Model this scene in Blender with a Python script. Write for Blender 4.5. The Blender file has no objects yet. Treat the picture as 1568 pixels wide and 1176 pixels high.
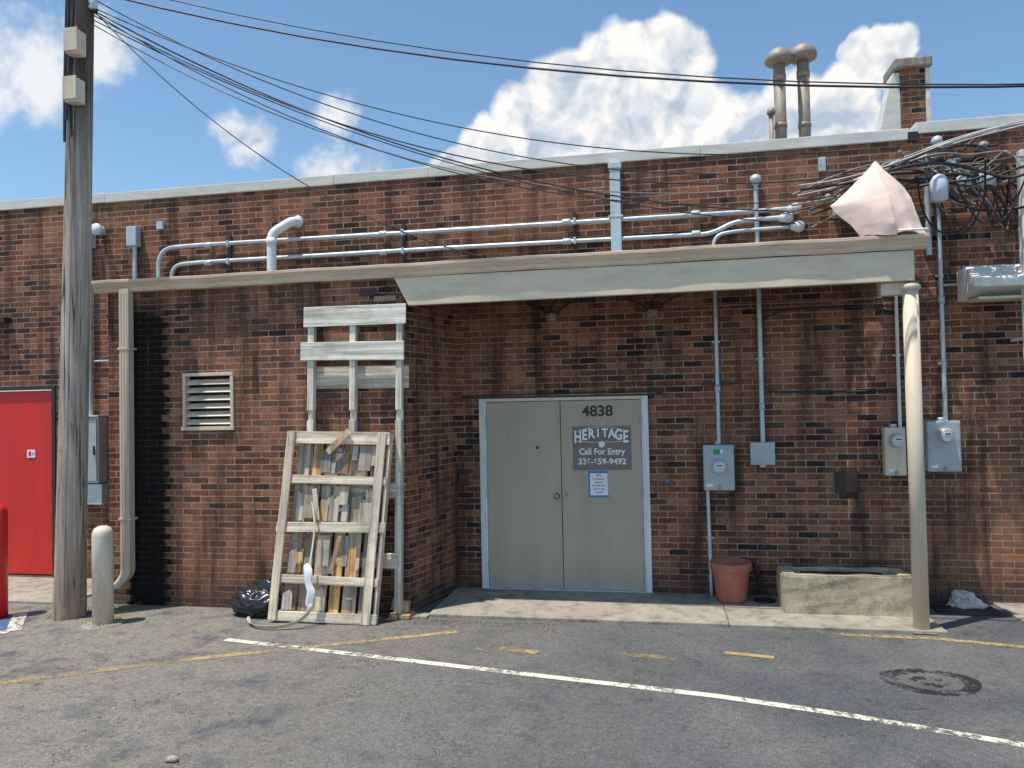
import bpy, bmesh, math, random
from mathutils import Vector, Matrix
from mathutils import noise as mnoise
random.seed(7)
sc = bpy.context.scene
R = math.radians

# ------------------------------------------------------------------ helpers
def link(o):
    sc.collection.objects.link(o); return o

def mesh_obj(name, bm, mats, smooth=False):
    me = bpy.data.meshes.new(name)
    bm.normal_update(); bm.to_mesh(me); bm.free()
    if not isinstance(mats, (list, tuple)): mats = [mats]
    for m in mats: me.materials.append(m)
    if smooth:
        for p in me.polygons: p.use_smooth = True
    return link(bpy.data.objects.new(name, me))

def add_box(bm, x0, x1, y0, y1, z0, z1, mi=0):
    vs = [bm.verts.new(v) for v in [(x0,y0,z0),(x1,y0,z0),(x1,y1,z0),(x0,y1,z0),(x0,y0,z1),(x1,y0,z1),(x1,y1,z1),(x0,y1,z1)]]
    for f in [(0,3,2,1),(4,5,6,7),(0,1,5,4),(1,2,6,5),(2,3,7,6),(3,0,4,7)]:
        fc = bm.faces.new([vs[i] for i in f]); fc.material_index = mi
    return vs

def box(name, x0, x1, y0, y1, z0, z1, mat, bev=0.0, seg=2, M=None):
    bm = bmesh.new()
    add_box(bm, x0, x1, y0, y1, z0, z1)
    if bev > 0:
        bmesh.ops.bevel(bm, geom=bm.edges[:], offset=bev, segments=seg, affect='EDGES', profile=.6)
    o = mesh_obj(name, bm, mat, smooth=False)
    if M is not None: o.matrix_world = M
    return o

def lathe(name, prof, loc, mat, axis='z', seg=32, smooth=True):
    bm = bmesh.new(); rings = []
    for r, h in prof:
        ring = []
        for i in range(seg):
            a = 2*math.pi*i/seg
            c, s = r*math.cos(a), r*math.sin(a)
            if axis == 'z': v = (c, s, h)
            elif axis == 'y': v = (c, -h, s)
            else: v = (h, c, s)
            ring.append(bm.verts.new(v))
        rings.append(ring)
    for a, b in zip(rings[:-1], rings[1:]):
        for i in range(seg):
            j = (i+1) % seg
            bm.faces.new((a[i], a[j], b[j], b[i]))
    bm.faces.new(rings[0][::-1]); bm.faces.new(rings[-1])
    bmesh.ops.recalc_face_normals(bm, faces=bm.faces[:])
    o = mesh_obj(name, bm, mat, smooth)
    if smooth:
        for p in o.data.polygons:
            if len(p.vertices) > 4: p.use_smooth = False
    o.location = loc
    return o

def tube(name, pts, r, mat, smooth_curve=False, res=3):
    cu = bpy.data.curves.new(name, 'CURVE'); cu.dimensions = '3D'
    cu.bevel_depth = r; cu.bevel_resolution = res; cu.use_fill_caps = True
    if smooth_curve:
        sp = cu.splines.new('NURBS'); sp.points.add(len(pts)-1)
        for p, q in zip(sp.points, pts): p.co = (*q, 1)
        sp.order_u = min(4, len(pts)); sp.use_endpoint_u = True; sp.resolution_u = 6
    else:
        sp = cu.splines.new('POLY'); sp.points.add(len(pts)-1)
        for p, q in zip(sp.points, pts): p.co = (*q, 1)
    cu.materials.append(mat)
    return link(bpy.data.objects.new(name, cu))

def bend(pts, rad, n=6):
    out = [Vector(pts[0])]
    for a, b, c in zip(pts[:-2], pts[1:-1], pts[2:]):
        a, b, c = Vector(a), Vector(b), Vector(c)
        r = min(rad, (a-b).length*.5, (c-b).length*.5)
        p = b+(a-b).normalized()*r; q = b+(c-b).normalized()*r
        for i in range(n+1):
            t = i/n
            out.append(p*(1-t)**2 + b*2*t*(1-t) + q*t*t)
    out.append(Vector(pts[-1])); return out

def group(name, parts, loc=(0,0,0)):
    e = bpy.data.objects.new(name, None); link(e)
    e.empty_display_size = .2; e.location = loc
    inv = Matrix.Translation(-Vector(loc))
    for p in parts:
        p.parent = e; p.matrix_parent_inverse = inv
    return e

def text(name, s, size, loc, mat, bold=0.0, align='CENTER', ext=.0008, sx=1, sy=1):
    cu = bpy.data.curves.new(name, 'FONT'); cu.body = s; cu.size = size
    cu.align_x = align; cu.align_y = 'CENTER'; cu.offset = bold; cu.extrude = ext; cu.materials.append(mat)
    o = link(bpy.data.objects.new(name, cu)); o.location = loc
    o.rotation_euler = (R(90), 0, 0); o.scale = (sx, sy, 1); return o

# ------------------------------------------------------------------ node helpers
class NT:
    def __init__(s, nt): s.nt = nt
    def n(s, t, **k):
        nd = s.nt.nodes.new(t)
        for a, b in k.items(): setattr(nd, a, b)
        return nd
    def l(s, a, b): s.nt.links.new(a, b)
    def set(s, sock, v):
        if isinstance(v, bpy.types.NodeSocket): s.l(v, sock)
        else: sock.default_value = v
    def math(s, op, a, b=0.0, c=None, clamp=False):
        m = s.n('ShaderNodeMath', operation=op, use_clamp=clamp)
        s.set(m.inputs[0], a); s.set(m.inputs[1], b)
        if c is not None: s.set(m.inputs[2], c)
        return m.outputs[0]
    def vmath(s, op, a, b=None, scale=None):
        m = s.n('ShaderNodeVectorMath', operation=op)
        s.set(m.inputs[0], a)
        if b is not None: s.set(m.inputs[1], b)
        if scale is not None: s.set(m.inputs[3], scale)
        return m.outputs['Value'] if op in ('DISTANCE','LENGTH','DOT_PRODUCT') else m.outputs[0]
    def mix(s, f, a, b, bt='MIX'):
        m = s.n('ShaderNodeMix', data_type='RGBA', blend_type=bt)
        s.set(m.inputs[0], f)
        s.set(m.inputs[6], a if not isinstance(a, tuple) else (*a[:3], 1)); s.set(m.inputs[7], b if not isinstance(b, tuple) else (*b[:3], 1))
        return m.outputs[2]
    def noise(s, vec, scale, detail=4, rough=.55, dist=0, color=False):
        m = s.n('ShaderNodeTexNoise'); s.l(vec, m.inputs['Vector'])
        m.inputs['Scale'].default_value = scale; m.inputs['Detail'].default_value = detail
        m.inputs['Roughness'].default_value = rough; m.inputs['Distortion'].default_value = dist
        return m.outputs['Color'] if color else m.outputs['Fac']
    def ramp(s, v, lo, hi, a=0.0, b=1.0, smooth=False):
        m = s.n('ShaderNodeMapRange'); m.interpolation_type = 'SMOOTHSTEP' if smooth else 'LINEAR'
        s.set(m.inputs[0], v); s.set(m.inputs[1], lo); s.set(m.inputs[2], hi); s.set(m.inputs[3], a); s.set(m.inputs[4], b)
        return m.outputs[0]
    def cramp(s, v, stops, interp='LINEAR'):
        m = s.n('ShaderNodeValToRGB'); m.color_ramp.interpolation = interp
        e = m.color_ramp.elements
        while len(e) < len(stops): e.new(.5)
        for el, (p, c) in zip(e, stops): el.position = p; el.color = (*c, 1)
        s.l(v, m.inputs[0]); return m.outputs[0]
    def grey(s, v):
        cm = s.n('ShaderNodeCombineXYZ')
        for i in range(3): s.l(v, cm.inputs[i])
        return cm.outputs[0]

def newmat(name):
    m = bpy.data.materials.new(name); m.use_nodes = True
    nt = NT(m.node_tree); b = m.node_tree.nodes['Principled BSDF']
    geo = nt.n('ShaderNodeTexCoord').outputs['Object']
    return m, nt, b, geo

def simple(name, col, rough=.6, metal=0.0, var=.15, scale=6, bump=.15, bscale=60, dirt=.0, dirtcol=(.12,.09,.06), stretch=None, spec=.5):
    m, nt, b, g = newmat(name)
    v = g
    if stretch:
        mp = nt.n('ShaderNodeMapping'); nt.l(g, mp.inputs[0]); mp.inputs['Scale'].default_value = stretch; v = mp.outputs[0]
    n1 = nt.noise(v, scale, 3, .6)
    c = nt.mix(1.0, col, nt.grey(nt.ramp(n1, .3, .7, 1-var, 1+var*.6)), 'MULTIPLY')
    if dirt > 0:
        n2 = nt.noise(v, scale*.6+1.3, 5, .7)
        c = nt.mix(nt.ramp(n2, .48, .72, 0, dirt), c, dirtcol)
    nt.l(c, b.inputs['Base Color'])
    b.inputs['Metallic'].default_value = metal
    nt.l(nt.ramp(n1, .2, .8, max(0, rough-.1), min(1, rough+.12)), b.inputs['Roughness'])
    b.inputs['Specular IOR Level'].default_value = spec
    if bump > .04:
        bp = nt.n('ShaderNodeBump'); bp.inputs['Strength'].default_value = bump; bp.inputs['Distance'].default_value = .01
        nt.l(nt.noise(g, bscale, 2), bp.inputs['Height']); nt.l(bp.outputs[0], b.inputs['Normal'])
    return m

# ------------------------------------------------------------------ brick
def brick_mat(name, tint=1.0, shadow_stain=False):
    m, nt, b, g = newmat(name)
    sep = nt.n('ShaderNodeSeparateXYZ'); nt.l(g, sep.inputs[0])
    u = nt.math('ADD', sep.outputs[0], sep.outputs[1])
    cmb = nt.n('ShaderNodeCombineXYZ'); nt.l(nt.math('ADD', u, 40.0), cmb.inputs[0]); nt.l(nt.math('ADD', sep.outputs[2], 20*.0677), cmb.inputs[1])
    wob = nt.vmath('SCALE', nt.vmath('SUBTRACT', nt.noise(g, 11, 2, color=True), (.5,.5,.5)), scale=.010)
    vec = nt.vmath('ADD', cmb.outputs[0], wob)
    t = nt.n('ShaderNodeTexBrick'); t.offset = .5; t.squash = 1
    nt.l(vec, t.inputs['Vector'])
    t.inputs['Color1'].default_value = (0,0,0,1); t.inputs['Color2'].default_value = (1,1,1,1); t.inputs['Mortar'].default_value = (.5,.5,.5,1)
    t.inputs['Scale'].default_value = 1; t.inputs['Mortar Size'].default_value = .0058; t.inputs['Mortar Smooth'].default_value = .2
    t.inputs['Bias'].default_value = 0; t.inputs['Brick Width'].default_value = .205; t.inputs['Row Height'].default_value = .0677
    rnd = t.outputs['Color']; fac = t.outputs['Fac']
    k = tint
    col = nt.cramp(rnd, [(0,(.026*k,.019*k,.018*k)),(.10,(.055*k,.031*k,.024*k)),(.15,(.115*k,.048*k,.030*k)),(.45,(.185*k,.069*k,.038*k)),(.75,(.25*k,.096*k,.049*k)),(1,(.34*k,.15*k,.08*k))])
    nf = nt.noise(g, 42, 3, .7)
    col = nt.mix(1.0, col, nt.grey(nt.ramp(nf, .3, .7, .55, 1.42)), 'MULTIPLY')
    n2 = nt.noise(g, .5, 4, .6)
    col = nt.mix(nt.ramp(n2, .48, .66, 0, .6), col, (.36,.155,.07))
    mp = nt.n('ShaderNodeMapping'); nt.l(g, mp.inputs[0]); mp.inputs['Scale'].default_value = (2.6, 2.6, .30)
    n3 = nt.noise(mp.outputs[0], 1.6, 5, .68)
    n4 = nt.noise(g, 3.1, 6, .75)
    col = nt.mix(nt.ramp(n4, .56, .78, 0, .4), col, (.44,.35,.28))
    mort = nt.mix(nt.ramp(n4, .35, .65), (.47,.38,.30), (.26,.20,.16))
    fz = nt.math('MULTIPLY', fac, nt.ramp(nf, .2, .42, .6, 1.0))
    final = nt.mix(fz, col, mort)
    # vertical soot runs, and pale wash runs where lime leached out
    final = nt.mix(nt.ramp(n3, .48, .66, 0, .8), final, (.034,.024,.021))
    final = nt.mix(nt.ramp(n3, .44, .30, 0, .4), final, (.46,.28,.17))
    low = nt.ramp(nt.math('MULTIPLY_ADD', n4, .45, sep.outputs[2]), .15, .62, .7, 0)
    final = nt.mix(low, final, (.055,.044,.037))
    if shadow_stain:
        # downspout's cast shadow and a stain, painted black into the colour; ragged brick by brick
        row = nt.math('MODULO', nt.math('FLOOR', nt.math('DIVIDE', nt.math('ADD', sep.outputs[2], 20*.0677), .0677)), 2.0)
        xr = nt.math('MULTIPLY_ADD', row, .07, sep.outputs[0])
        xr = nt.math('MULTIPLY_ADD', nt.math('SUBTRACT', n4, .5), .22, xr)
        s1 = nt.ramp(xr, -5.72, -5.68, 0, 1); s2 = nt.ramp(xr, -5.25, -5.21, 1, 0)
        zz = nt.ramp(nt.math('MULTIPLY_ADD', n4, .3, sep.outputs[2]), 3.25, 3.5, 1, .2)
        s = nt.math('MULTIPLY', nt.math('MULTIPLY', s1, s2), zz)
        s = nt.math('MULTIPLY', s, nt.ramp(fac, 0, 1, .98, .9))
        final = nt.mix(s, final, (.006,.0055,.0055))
    nt.l(final, b.inputs['Base Color']); b.inputs['Roughness'].default_value = .9
    b.inputs['Specular IOR Level'].default_value = .25
    h = nt.math('MULTIPLY_ADD', fac, -1.0, nt.math('MULTIPLY', nf, .35))
    h = nt.math('MULTIPLY_ADD', rnd, .15, h)
    bp = nt.n('ShaderNodeBump'); bp.inputs['Strength'].default_value = .9; bp.inputs['Distance'].default_value = .006
    nt.l(h, bp.inputs['Height']); nt.l(bp.outputs[0], b.inputs['Normal'])
    return m
M_brick = brick_mat('brick')
M_brickw = brick_mat('brick_shadow_stained', 1.0, True)

# ------------------------------------------------------------------ asphalt
def asphalt_mat():
    m, nt, b, g = newmat('asphalt')
    sep = nt.n('ShaderNodeSeparateXYZ'); nt.l(g, sep.inputs[0])
    X, Y = sep.outputs[0], sep.outputs[1]
    n1 = nt.noise(g, .6, 5, .62); n2 = nt.noise(g, 2.8, 6, .74); nf = nt.noise(g, 85, 3, .75); nff = nt.noise(g, 24, 4, .8)
    base = nt.mix(nt.ramp(n1, .38, .6), (.070,.077,.090), (.135,.135,.136))
    dmask = nt.math('MULTIPLY', nt.ramp(nt.math('MULTIPLY_ADD', n1, 6.5, X), -1.5, 3.5, 1, .05), nt.ramp(n2, .34, .6))
    base = nt.mix(nt.math('MULTIPLY', dmask, .85), base, (.30,.265,.215))
    base = nt.mix(nt.ramp(n2, .53, .68, 0, .6), base, (.050,.052,.058))
    spk = nt.math('MULTIPLY', nt.ramp(nf, .3, .72, .42, 1.7), nt.ramp(nff, .25, .75, .62, 1.4))
    base = nt.mix(1.0, base, nt.grey(spk), 'MULTIPLY')
    wv = nt.vmath('ADD', g, nt.vmath('SCALE', nt.vmath('SUBTRACT', nt.noise(g, 3.0, 4, .7, color=True), (.5,.5,.5)), scale=.8))
    v = nt.n('ShaderNodeTexVoronoi'); v.feature = 'DISTANCE_TO_EDGE'; nt.l(wv, v.inputs[0]); v.inputs['Scale'].default_value = .55
    c1 = nt.math('MULTIPLY', nt.ramp(v.outputs[0], .0015, .005, 1, 0), nt.ramp(n2, .42, .54, 0, .6))
    v = nt.n('ShaderNodeTexVoronoi'); v.feature = 'DISTANCE_TO_EDGE'; nt.l(wv, v.inputs[0]); v.inputs['Scale'].default_value = 3.1
    c2 = nt.math('MULTIPLY', nt.ramp(v.outputs[0], .003, .012, 1, 0), nt.ramp(n1, .54, .63, 0, .35))
    cr = nt.math('MAXIMUM', c1, c2)
    base = nt.mix(cr, base, (.032,.032,.033))
    nt.l(base, b.inputs['Base Color'])
    b.inputs['Roughness'].default_value = .88; b.inputs['Specular IOR Level'].default_value = .3
    h = nt.math('MULTIPLY_ADD', cr, -.8, nt.math('MULTIPLY_ADD', nf, .8, nff))
    bp = nt.n('ShaderNodeBump'); bp.inputs['Strength'].default_value = .8; bp.inputs['Distance'].default_value = .010
    nt.l(h, bp.inputs['Height']); nt.l(bp.outputs[0], b.inputs['Normal'])
    return m
M_asphalt = asphalt_mat()

def worn_paint(name, col, lo, hi, rough=.7):
    m, nt, b, g = newmat(name)
    n = nt.noise(g, 18, 6, .8); n2 = nt.noise(g, 1.4, 2, .5)
    a = nt.ramp(nt.math('MULTIPLY_ADD', nt.math('SUBTRACT', n2, .5), .6, n), lo, hi)
    c = nt.mix(nt.ramp(nt.noise(g, 60, 3, .7), .35, .7), col, tuple(v*.55 for v in col))
    nt.l(c, b.inputs['Base Color']); b.inputs['Roughness'].default_value = rough
    tr = nt.n('ShaderNodeBsdfTransparent'); mx = nt.n('ShaderNodeMixShader')
    nt.l(a, mx.inputs[0]); nt.l(tr.outputs[0], mx.inputs[1]); nt.l(b.outputs[0], mx.inputs[2])
    nt.l(mx.outputs[0], m.node_tree.nodes['Material Output'].inputs[0])
    return m

def concrete_mat(name, c1, c2, dark=(.1,.085,.07)):
    m, nt, b, g = newmat(name)
    n1 = nt.noise(g, 1.7, 5, .65); n2 = nt.noise(g, 6, 6, .75); nf = nt.noise(g, 90, 2, .7)
    c = nt.mix(nt.ramp(n1, .35, .65), c1, c2)
    c = nt.mix(nt.ramp(n2, .47, .68, 0, .75), c, dark)
    c = nt.mix(1.0, c, nt.grey(nt.ramp(nf, .3, .7, .75, 1.22)), 'MULTIPLY')
    nt.l(c, b.inputs['Base Color']); b.inputs['Roughness'].default_value = .9
    bp = nt.n('ShaderNodeBump'); bp.inputs['Strength'].default_value = .5; bp.inputs['Distance'].default_value = .008
    nt.l(nt.math('MULTIPLY_ADD', nf, .5, n2), bp.inputs['Height']); nt.l(bp.outputs[0], b.inputs['Normal'])
    return m
M_conc = concrete_mat('concrete', (.40,.36,.29), (.28,.255,.21), (.10,.09,.075))
M_trough = concrete_mat('aged_concrete', (.58,.49,.33), (.42,.35,.24), (.15,.12,.08))

def wood_mat(name, cols, grain='z', scale=1.0, rough=.85, grey_=.5):
    m, nt, b, g = newmat(name)
    mp = nt.n('ShaderNodeMapping'); nt.l(g, mp.inputs[0])
    s_ = [22*scale]*3; s_['xyz'.index(grain)] = .8*scale; mp.inputs['Scale'].default_value = s_
    oi = nt.n('ShaderNodeObjectInfo')
    off = nt.grey(nt.math('MULTIPLY', oi.outputs['Random'], 37.0))
    vec = nt.vmath('ADD', mp.outputs[0], off)
    n = nt.noise(vec, 1.0, 5, .7, .4)
    n2 = nt.noise(nt.vmath('ADD', g, off), 3.4, 4, .7)
    col = nt.cramp(oi.outputs['Random'], [(i/(max(1,len(cols)-1)), c) for i, c in enumerate(cols)])
    col = nt.mix(nt.ramp(n2, .46, .64, 0, grey_), col, (.16,.145,.13))
    col = nt.mix(1.0, col, nt.grey(nt.ramp(n, .32, .68, .42, 1.3)), 'MULTIPLY')
    nt.l(col, b.inputs['Base Color']); b.inputs['Roughness'].default_value = rough
    bp = nt.n('ShaderNodeBump'); bp.inputs['Strength'].default_value = .6; bp.inputs['Distance'].default_value = .006
    nt.l(n, bp.inputs['Height']); nt.l(bp.outputs[0], b.inputs['Normal'])
    return m

def pole_mat():
    m, nt, b, g = newmat('pole_wood')
    sep = nt.n('ShaderNodeSeparateXYZ'); nt.l(g, sep.inputs[0])
    mp = nt.n('ShaderNodeMapping'); nt.l(g, mp.inputs[0]); mp.inputs['Scale'].default_value = (28,28,1.0)
    n = nt.noise(mp.outputs[0], 1, 6, .75, .6)
    mp2 = nt.n('ShaderNodeMapping'); nt.l(g, mp2.inputs[0]); mp2.inputs['Scale'].default_value = (9,9,.45)
    n2 = nt.noise(mp2.outputs[0], 1, 4, .6)
    base = nt.mix(nt.ramp(n2, .35, .65), (.70,.61,.53), (.44,.35,.28))
    zz = nt.math('MULTIPLY_ADD', n2, 2.0, sep.outputs[2])
    base = nt.mix(nt.ramp(zz, 4.9, 6.4, 0, .88), base, (.095,.064,.048))
    base = nt.mix(nt.ramp(zz, 1.2, 2.4, .6, 0), base, (.38,.25,.15))
    base = nt.mix(1.0, base, nt.grey(nt.ramp(n, .35, .7, .5, 1.28)), 'MULTIPLY')
    base = nt.mix(nt.ramp(n, .37, .43, 1, 0), base, (.045,.036,.03))
    nt.l(base, b.inputs['Base Color']); b.inputs['Roughness'].default_value = .92
    bp = nt.n('ShaderNodeBump'); bp.inputs['Strength'].default_value = 1.0; bp.inputs['Distance'].default_value = .016
    nt.l(n, bp.inputs['Height']); nt.l(bp.outputs[0], b.inputs['Normal'])
    return m
M_pole = pole_mat()

ST = (1.5,1.5,.3)
M_gutter = simple('gutter_paint', (.72,.56,.40), .5, 0, .16, 2.5, .05, 30, .6, (.34,.24,.16), stretch=(.8,2,6))
M_fascia = simple('fascia_paint', (.78,.655,.475), .55, 0, .1, 2, .08, 20, .5, (.46,.34,.23), stretch=(1,1,3))
M_beigep = simple('beige_paint', (.71,.60,.45), .5, 0, .1, 3, .08, 25, .45, (.34,.26,.18), stretch=ST)
M_soffit = simple('soffit_board', (.22,.18,.14), .8, 0, .25, 3, .1, 25, .5, (.1,.07,.05))
M_door = simple('door_paint', (.46,.39,.295), .5, 0, .08, 1.5, .05, 30, .45, (.31,.255,.19), stretch=ST)
M_frame = simple('frame_paint', (.74,.76,.76), .5, 0, .15, 6, .05, 30, .35, (.3,.28,.25), stretch=ST)
M_coping = simple('coping_metal', (.72,.70,.63), .45, .0, .12, 2, .05, 20, .45, (.38,.35,.3), stretch=(1,1,5))
M_galv = simple('galvanized_steel', (.55,.63,.68), .42, .3, .15, 9, .0, 40, .4, (.25,.22,.2))
M_bluepaint = simple('pale_blue_paint', (.55,.68,.76), .5, 0, .12, 4, .05, 30, .4, (.3,.3,.28), stretch=ST)
M_cabinet = simple('grey_cabinet', (.43,.48,.50), .45, .1, .1, 5, .05, 30, .4, (.2,.19,.18))
M_white = simple('white_paint', (.78,.77,.72), .5, 0, .1, 5, .08, 30, .45, (.35,.32,.27), stretch=ST)
M_pvc = simple('white_pvc', (.85,.85,.83), .35, 0, .06, 4, .0, 20, .2, (.45,.42,.38))
M_boll = simple('bollard_paint', (.72,.64,.52), .55, 0, .1, 5, .1, 20, .65, (.34,.28,.21), stretch=ST)
M_red = simple('red_paint', (.68,.022,.016), .45, 0, .16, 2.5, .06, 20, .35, (.38,.03,.025), stretch=ST)
M_redb = simple('red_plastic', (.7,.02,.02), .35, 0, .06, 4, .0, 20, .1)
M_dark = simple('dark_metal', (.035,.035,.038), .5, .2, .2, 8, 0)
M_black = simple('black_rubber', (.015,.015,.016), .55, 0, .2, 8, 0)
M_wire = simple('black_cable', (.03,.03,.032), .5, 0, .2, 8, 0)
M_wireg = simple('grey_cable', (.25,.24,.23), .5, 0, .2, 8, 0)
M_wireb = simple('brown_cable', (.14,.07,.04), .6, 0, .2, 8, 0)
M_wirew = simple('bare_cable', (.6,.58,.55), .4, .2, .2, 8, 0)
M_terra = simple('terracotta', (.42,.135,.085), .8, 0, .15, 8, .1, 60, .35, (.5,.3,.22))
M_soil = simple('soil', (.05,.035,.025), .95, 0, .4, 20, .8, 50)
M_signbg = simple('sign_panel', (.19,.17,.145), .5, 0, .1, 3, 0)
M_signdk = simple('sign_dark', (.06,.055,.05), .5, 0, .1, 3, 0)
M_letter = simple('sign_letter_white', (.85,.85,.83), .5, 0, .05, 5, 0)
M_letterd = simple('letter_dark', (.03,.03,.03), .5, 0, .05, 5, 0)
M_paper = simple('paper', (.82,.83,.85), .7, 0, .03, 5, 0)
M_tape = simple('blue_tape', (.03,.24,.62), .6, 0, .05, 5, 0)
M_steel = simple('worn_brass', (.35,.32,.26), .3, .8, .1, 8, 0)
M_rust = simple('rusty_metal', (.38,.28,.20), .65, .2, .35, 5, .15, 40, .8, (.18,.08,.04), stretch=(3,3,.8))
M_vent = simple('vent_pipe_metal', (.33,.285,.235), .6, .15, .3, 4, .1, 40, .8, (.17,.08,.042), stretch=(3,3,.8))
M_pink = simple('pink_plastic_sheet', (.90,.68,.58), .65, 0, .08, 4, .2, 12, .35, (.66,.43,.34))
M_dplate = simple('dark_brown_plate', (.05,.03,.026), .5, .1, .2, 8, 0)
M_glass = simple('meter_glass', (.55,.58,.58), .12, 0, .05, 8, 0)
M_mface = simple('meter_face', (.30,.30,.29), .4, 0, .05, 8, 0)
M_green = simple('green_sticker', (.05,.3,.12), .5, 0, .05, 8, 0)
M_cer = simple('ceramic', (.66,.70,.76), .3, 0, .08, 8, 0)
M_strap = simple('tan_strap', (.70,.60,.45), .6, 0, .12, 6, .1)
M_cloth = simple('white_rag_cloth', (.62,.56,.5), .9, 0, .2, 12, .4, 40, .6, (.2,.17,.14))
M_roof = simple('roof_membrane', (.24,.22,.21), .9, 0, .2, 1, .2)
M_leaf = simple('dry_leaf', (.2,.13,.07), .9, 0, .4, 9, 0)

# ------------------------------------------------------------------ ground
bm = bmesh.new()
vs = [bm.verts.new(v) for v in [(-300,-300,-.035),(300,-300,-.035),(300,300,-.035),(-300,300,-.035)]]; bm.faces.new(vs)
mesh_obj('ground', bm, M_asphalt)

def strip(name, pts, w, z, mat):
    bm = bmesh.new(); prev = None
    P = [Vector((x,y,0)) for x,y in pts]
    for i,p in enumerate(P):
        d = (P[min(i+1,len(P)-1)]-P[max(i-1,0)]).normalized(); n = Vector((-d.y,d.x,0))
        a = bm.verts.new((p+n*w/2).to_tuple()[:2]+(z,)); b_ = bm.verts.new((p-n*w/2).to_tuple()[:2]+(z,))
        if prev: bm.faces.new((prev[0],prev[1],b_,a))
        prev = (a,b_)
    return mesh_obj(name, bm, mat)
M_wline = worn_paint('worn_white_paint', (.82,.79,.67), .39, .50)
M_yline = worn_paint('faded_yellow_paint', (.55,.39,.16), .42, .62)
M_bline = worn_paint('worn_blue_paint', (.08,.16,.33), .35, .5)
group('parking_line', [
    strip('white_stripe', [(-3.95,-2.03),(-2.6,-2.27),(-1.09,-2.54),(.37,-2.80),(1.2,-3.02),(2.11,-3.33),(3.4,-3.82),(5,-4.5)], .08, -.031, M_wline)])
group('faded_parking_line', [
    strip('yellow_stripe', [(-7.5,-4.5),(-5.12,-3.29),(-4.0,-2.6),(-1.89,-1.54)], .08, -.031, M_yline),
    strip('yellow_stripe_b', [(1.5,-1.2),(2.3,-1.22),(2.95,-1.37),(4.2,-1.7)], .08, -.031, M_yline),
    strip('yellow_dash_a', [(-1.6,-1.98),(-1.3,-1.97),(-1.05,-2.03)], .10, -.031, M_yline),
    strip('yellow_dash_b', [(-.35,-1.98),(.1,-2.02)], .09, -.031, M_yline),
    strip('yellow_dash_c', [(.50,-1.83),(.88,-1.90)], .07, -.031, M_yline)])
group('accessible_bay_marking', [
    strip('blue_panel', [(-9.5,-1.5),(-6.35,-1.85)], .5, -.031, M_bline),
    strip('white_bar', [(-6.65,-1.50),(-6.2,-2.05)], .13, -.027, M_wline),
    strip('white_edge', [(-9.5,-2.3),(-6.2,-2.12)], .08, -.027, M_wline)])
M_coilshadow = worn_paint('coil_shadow_paint', (.022,.022,.024), .44, .56)  # shadow of a hanging cable coil, painted as flat dark rings on the asphalt
bm = bmesh.new(); N = 48
for (ro, ri) in ((.34,.22),(.14,.05)):
    ra = [bm.verts.new((1.93+ro*math.cos(t)*(1+.06*math.sin(3*t)), -2.3+ro*.8*math.sin(t), -.030)) for t in [2*math.pi*i/N for i in range(N)]]
    rb = [bm.verts.new((1.93+ri*math.cos(t), -2.3+ri*.8*math.sin(t+.1), -.030)) for t in [2*math.pi*i/N for i in range(N)]]
    for i in range(N): bm.faces.new((ra[i],ra[(i+1)%N],rb[(i+1)%N],rb[i]))
mesh_obj('coil_shadow_paint', bm, M_coilshadow)

s1 = box('slab', -2.30, .598, -1.10, -.002, -.12, 0, M_conc, .008)
s2 = box('slab_right', .604, 2.46, -1.105, -.002, -.12, -.002, M_conc, .008)
s1b = box('slab_wing_lip', -2.62, -2.301, -1.16, -1.02, -.12, -.012, M_conc, .006)
group('concrete_pavement', [s1, s2, s1b], (0,-.5,0))
group('concrete_apron', [box('slab', -11, -6.45, -1.1, -.002, -.12, -.01, M_conc, .008)], (-8,-.5,0))
group('concrete_walkway', [box('slab', 3.25, 8, -1.25, -.002, -.12, -.008, M_conc, .008)], (5,-.6,0))

# ------------------------------------------------------------------ building
B = []
def wall_xz(name, xs, zs, holes, y=0.0, mat=None):
    bm = bmesh.new()
    xs = sorted(set(xs)); zs = sorted(set(zs))
    grid = {}
    def V(x, y_, z):
        k = (round(x,4), round(y_,4), round(z,4))
        if k not in grid: grid[k] = bm.verts.new(k)
        return grid[k]
    for x0, x1 in zip(xs[:-1], xs[1:]):
        for z0, z1 in zip(zs[:-1], zs[1:]):
            if any(h[0] <= x0 and x1 <= h[1] and h[2] <= z0 and z1 <= h[3] for h in holes): continue
            bm.faces.new((V(x0,y,z0),V(x1,y,z0),V(x1,y,z1),V(x0,y,z1)))
    for h in holes:
        a, b_, c, d = h; e = y+.12
        for q in (((a,y,c),(a,e,c),(a,e,d),(a,y,d)), ((b_,y,c),(b_,y,d),(b_,e,d),(b_,e,c)), ((a,y,d),(a,e,d),(b_,e,d),(b_,y,d)), ((a,y,c),(b_,y,c),(b_,e,c),(a,e,c))):
            bm.faces.new([V(*p) for p in q])
    return mesh_obj(name, bm, mat or M_brick)
DX0, DX1, DH = -2.0, -.107, 2.14
RX0, RX1, RZ0, RZ1 = -8.75, -7.55, .0, 2.43
B.append(wall_xz('rear_wall', [-16, RX0, RX1, DX0, DX1, 14], [-.1, 0, DH, RZ1, 4.74], [(DX0,DX1,0,DH),(RX0,RX1,0,RZ1)]))
LX0, LX1, LZ0, LZ1 = -5.06, -4.46, 1.86, 2.48
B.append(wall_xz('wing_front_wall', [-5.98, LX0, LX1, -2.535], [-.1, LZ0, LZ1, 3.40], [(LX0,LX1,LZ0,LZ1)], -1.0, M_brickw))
bm = bmesh.new()
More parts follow.
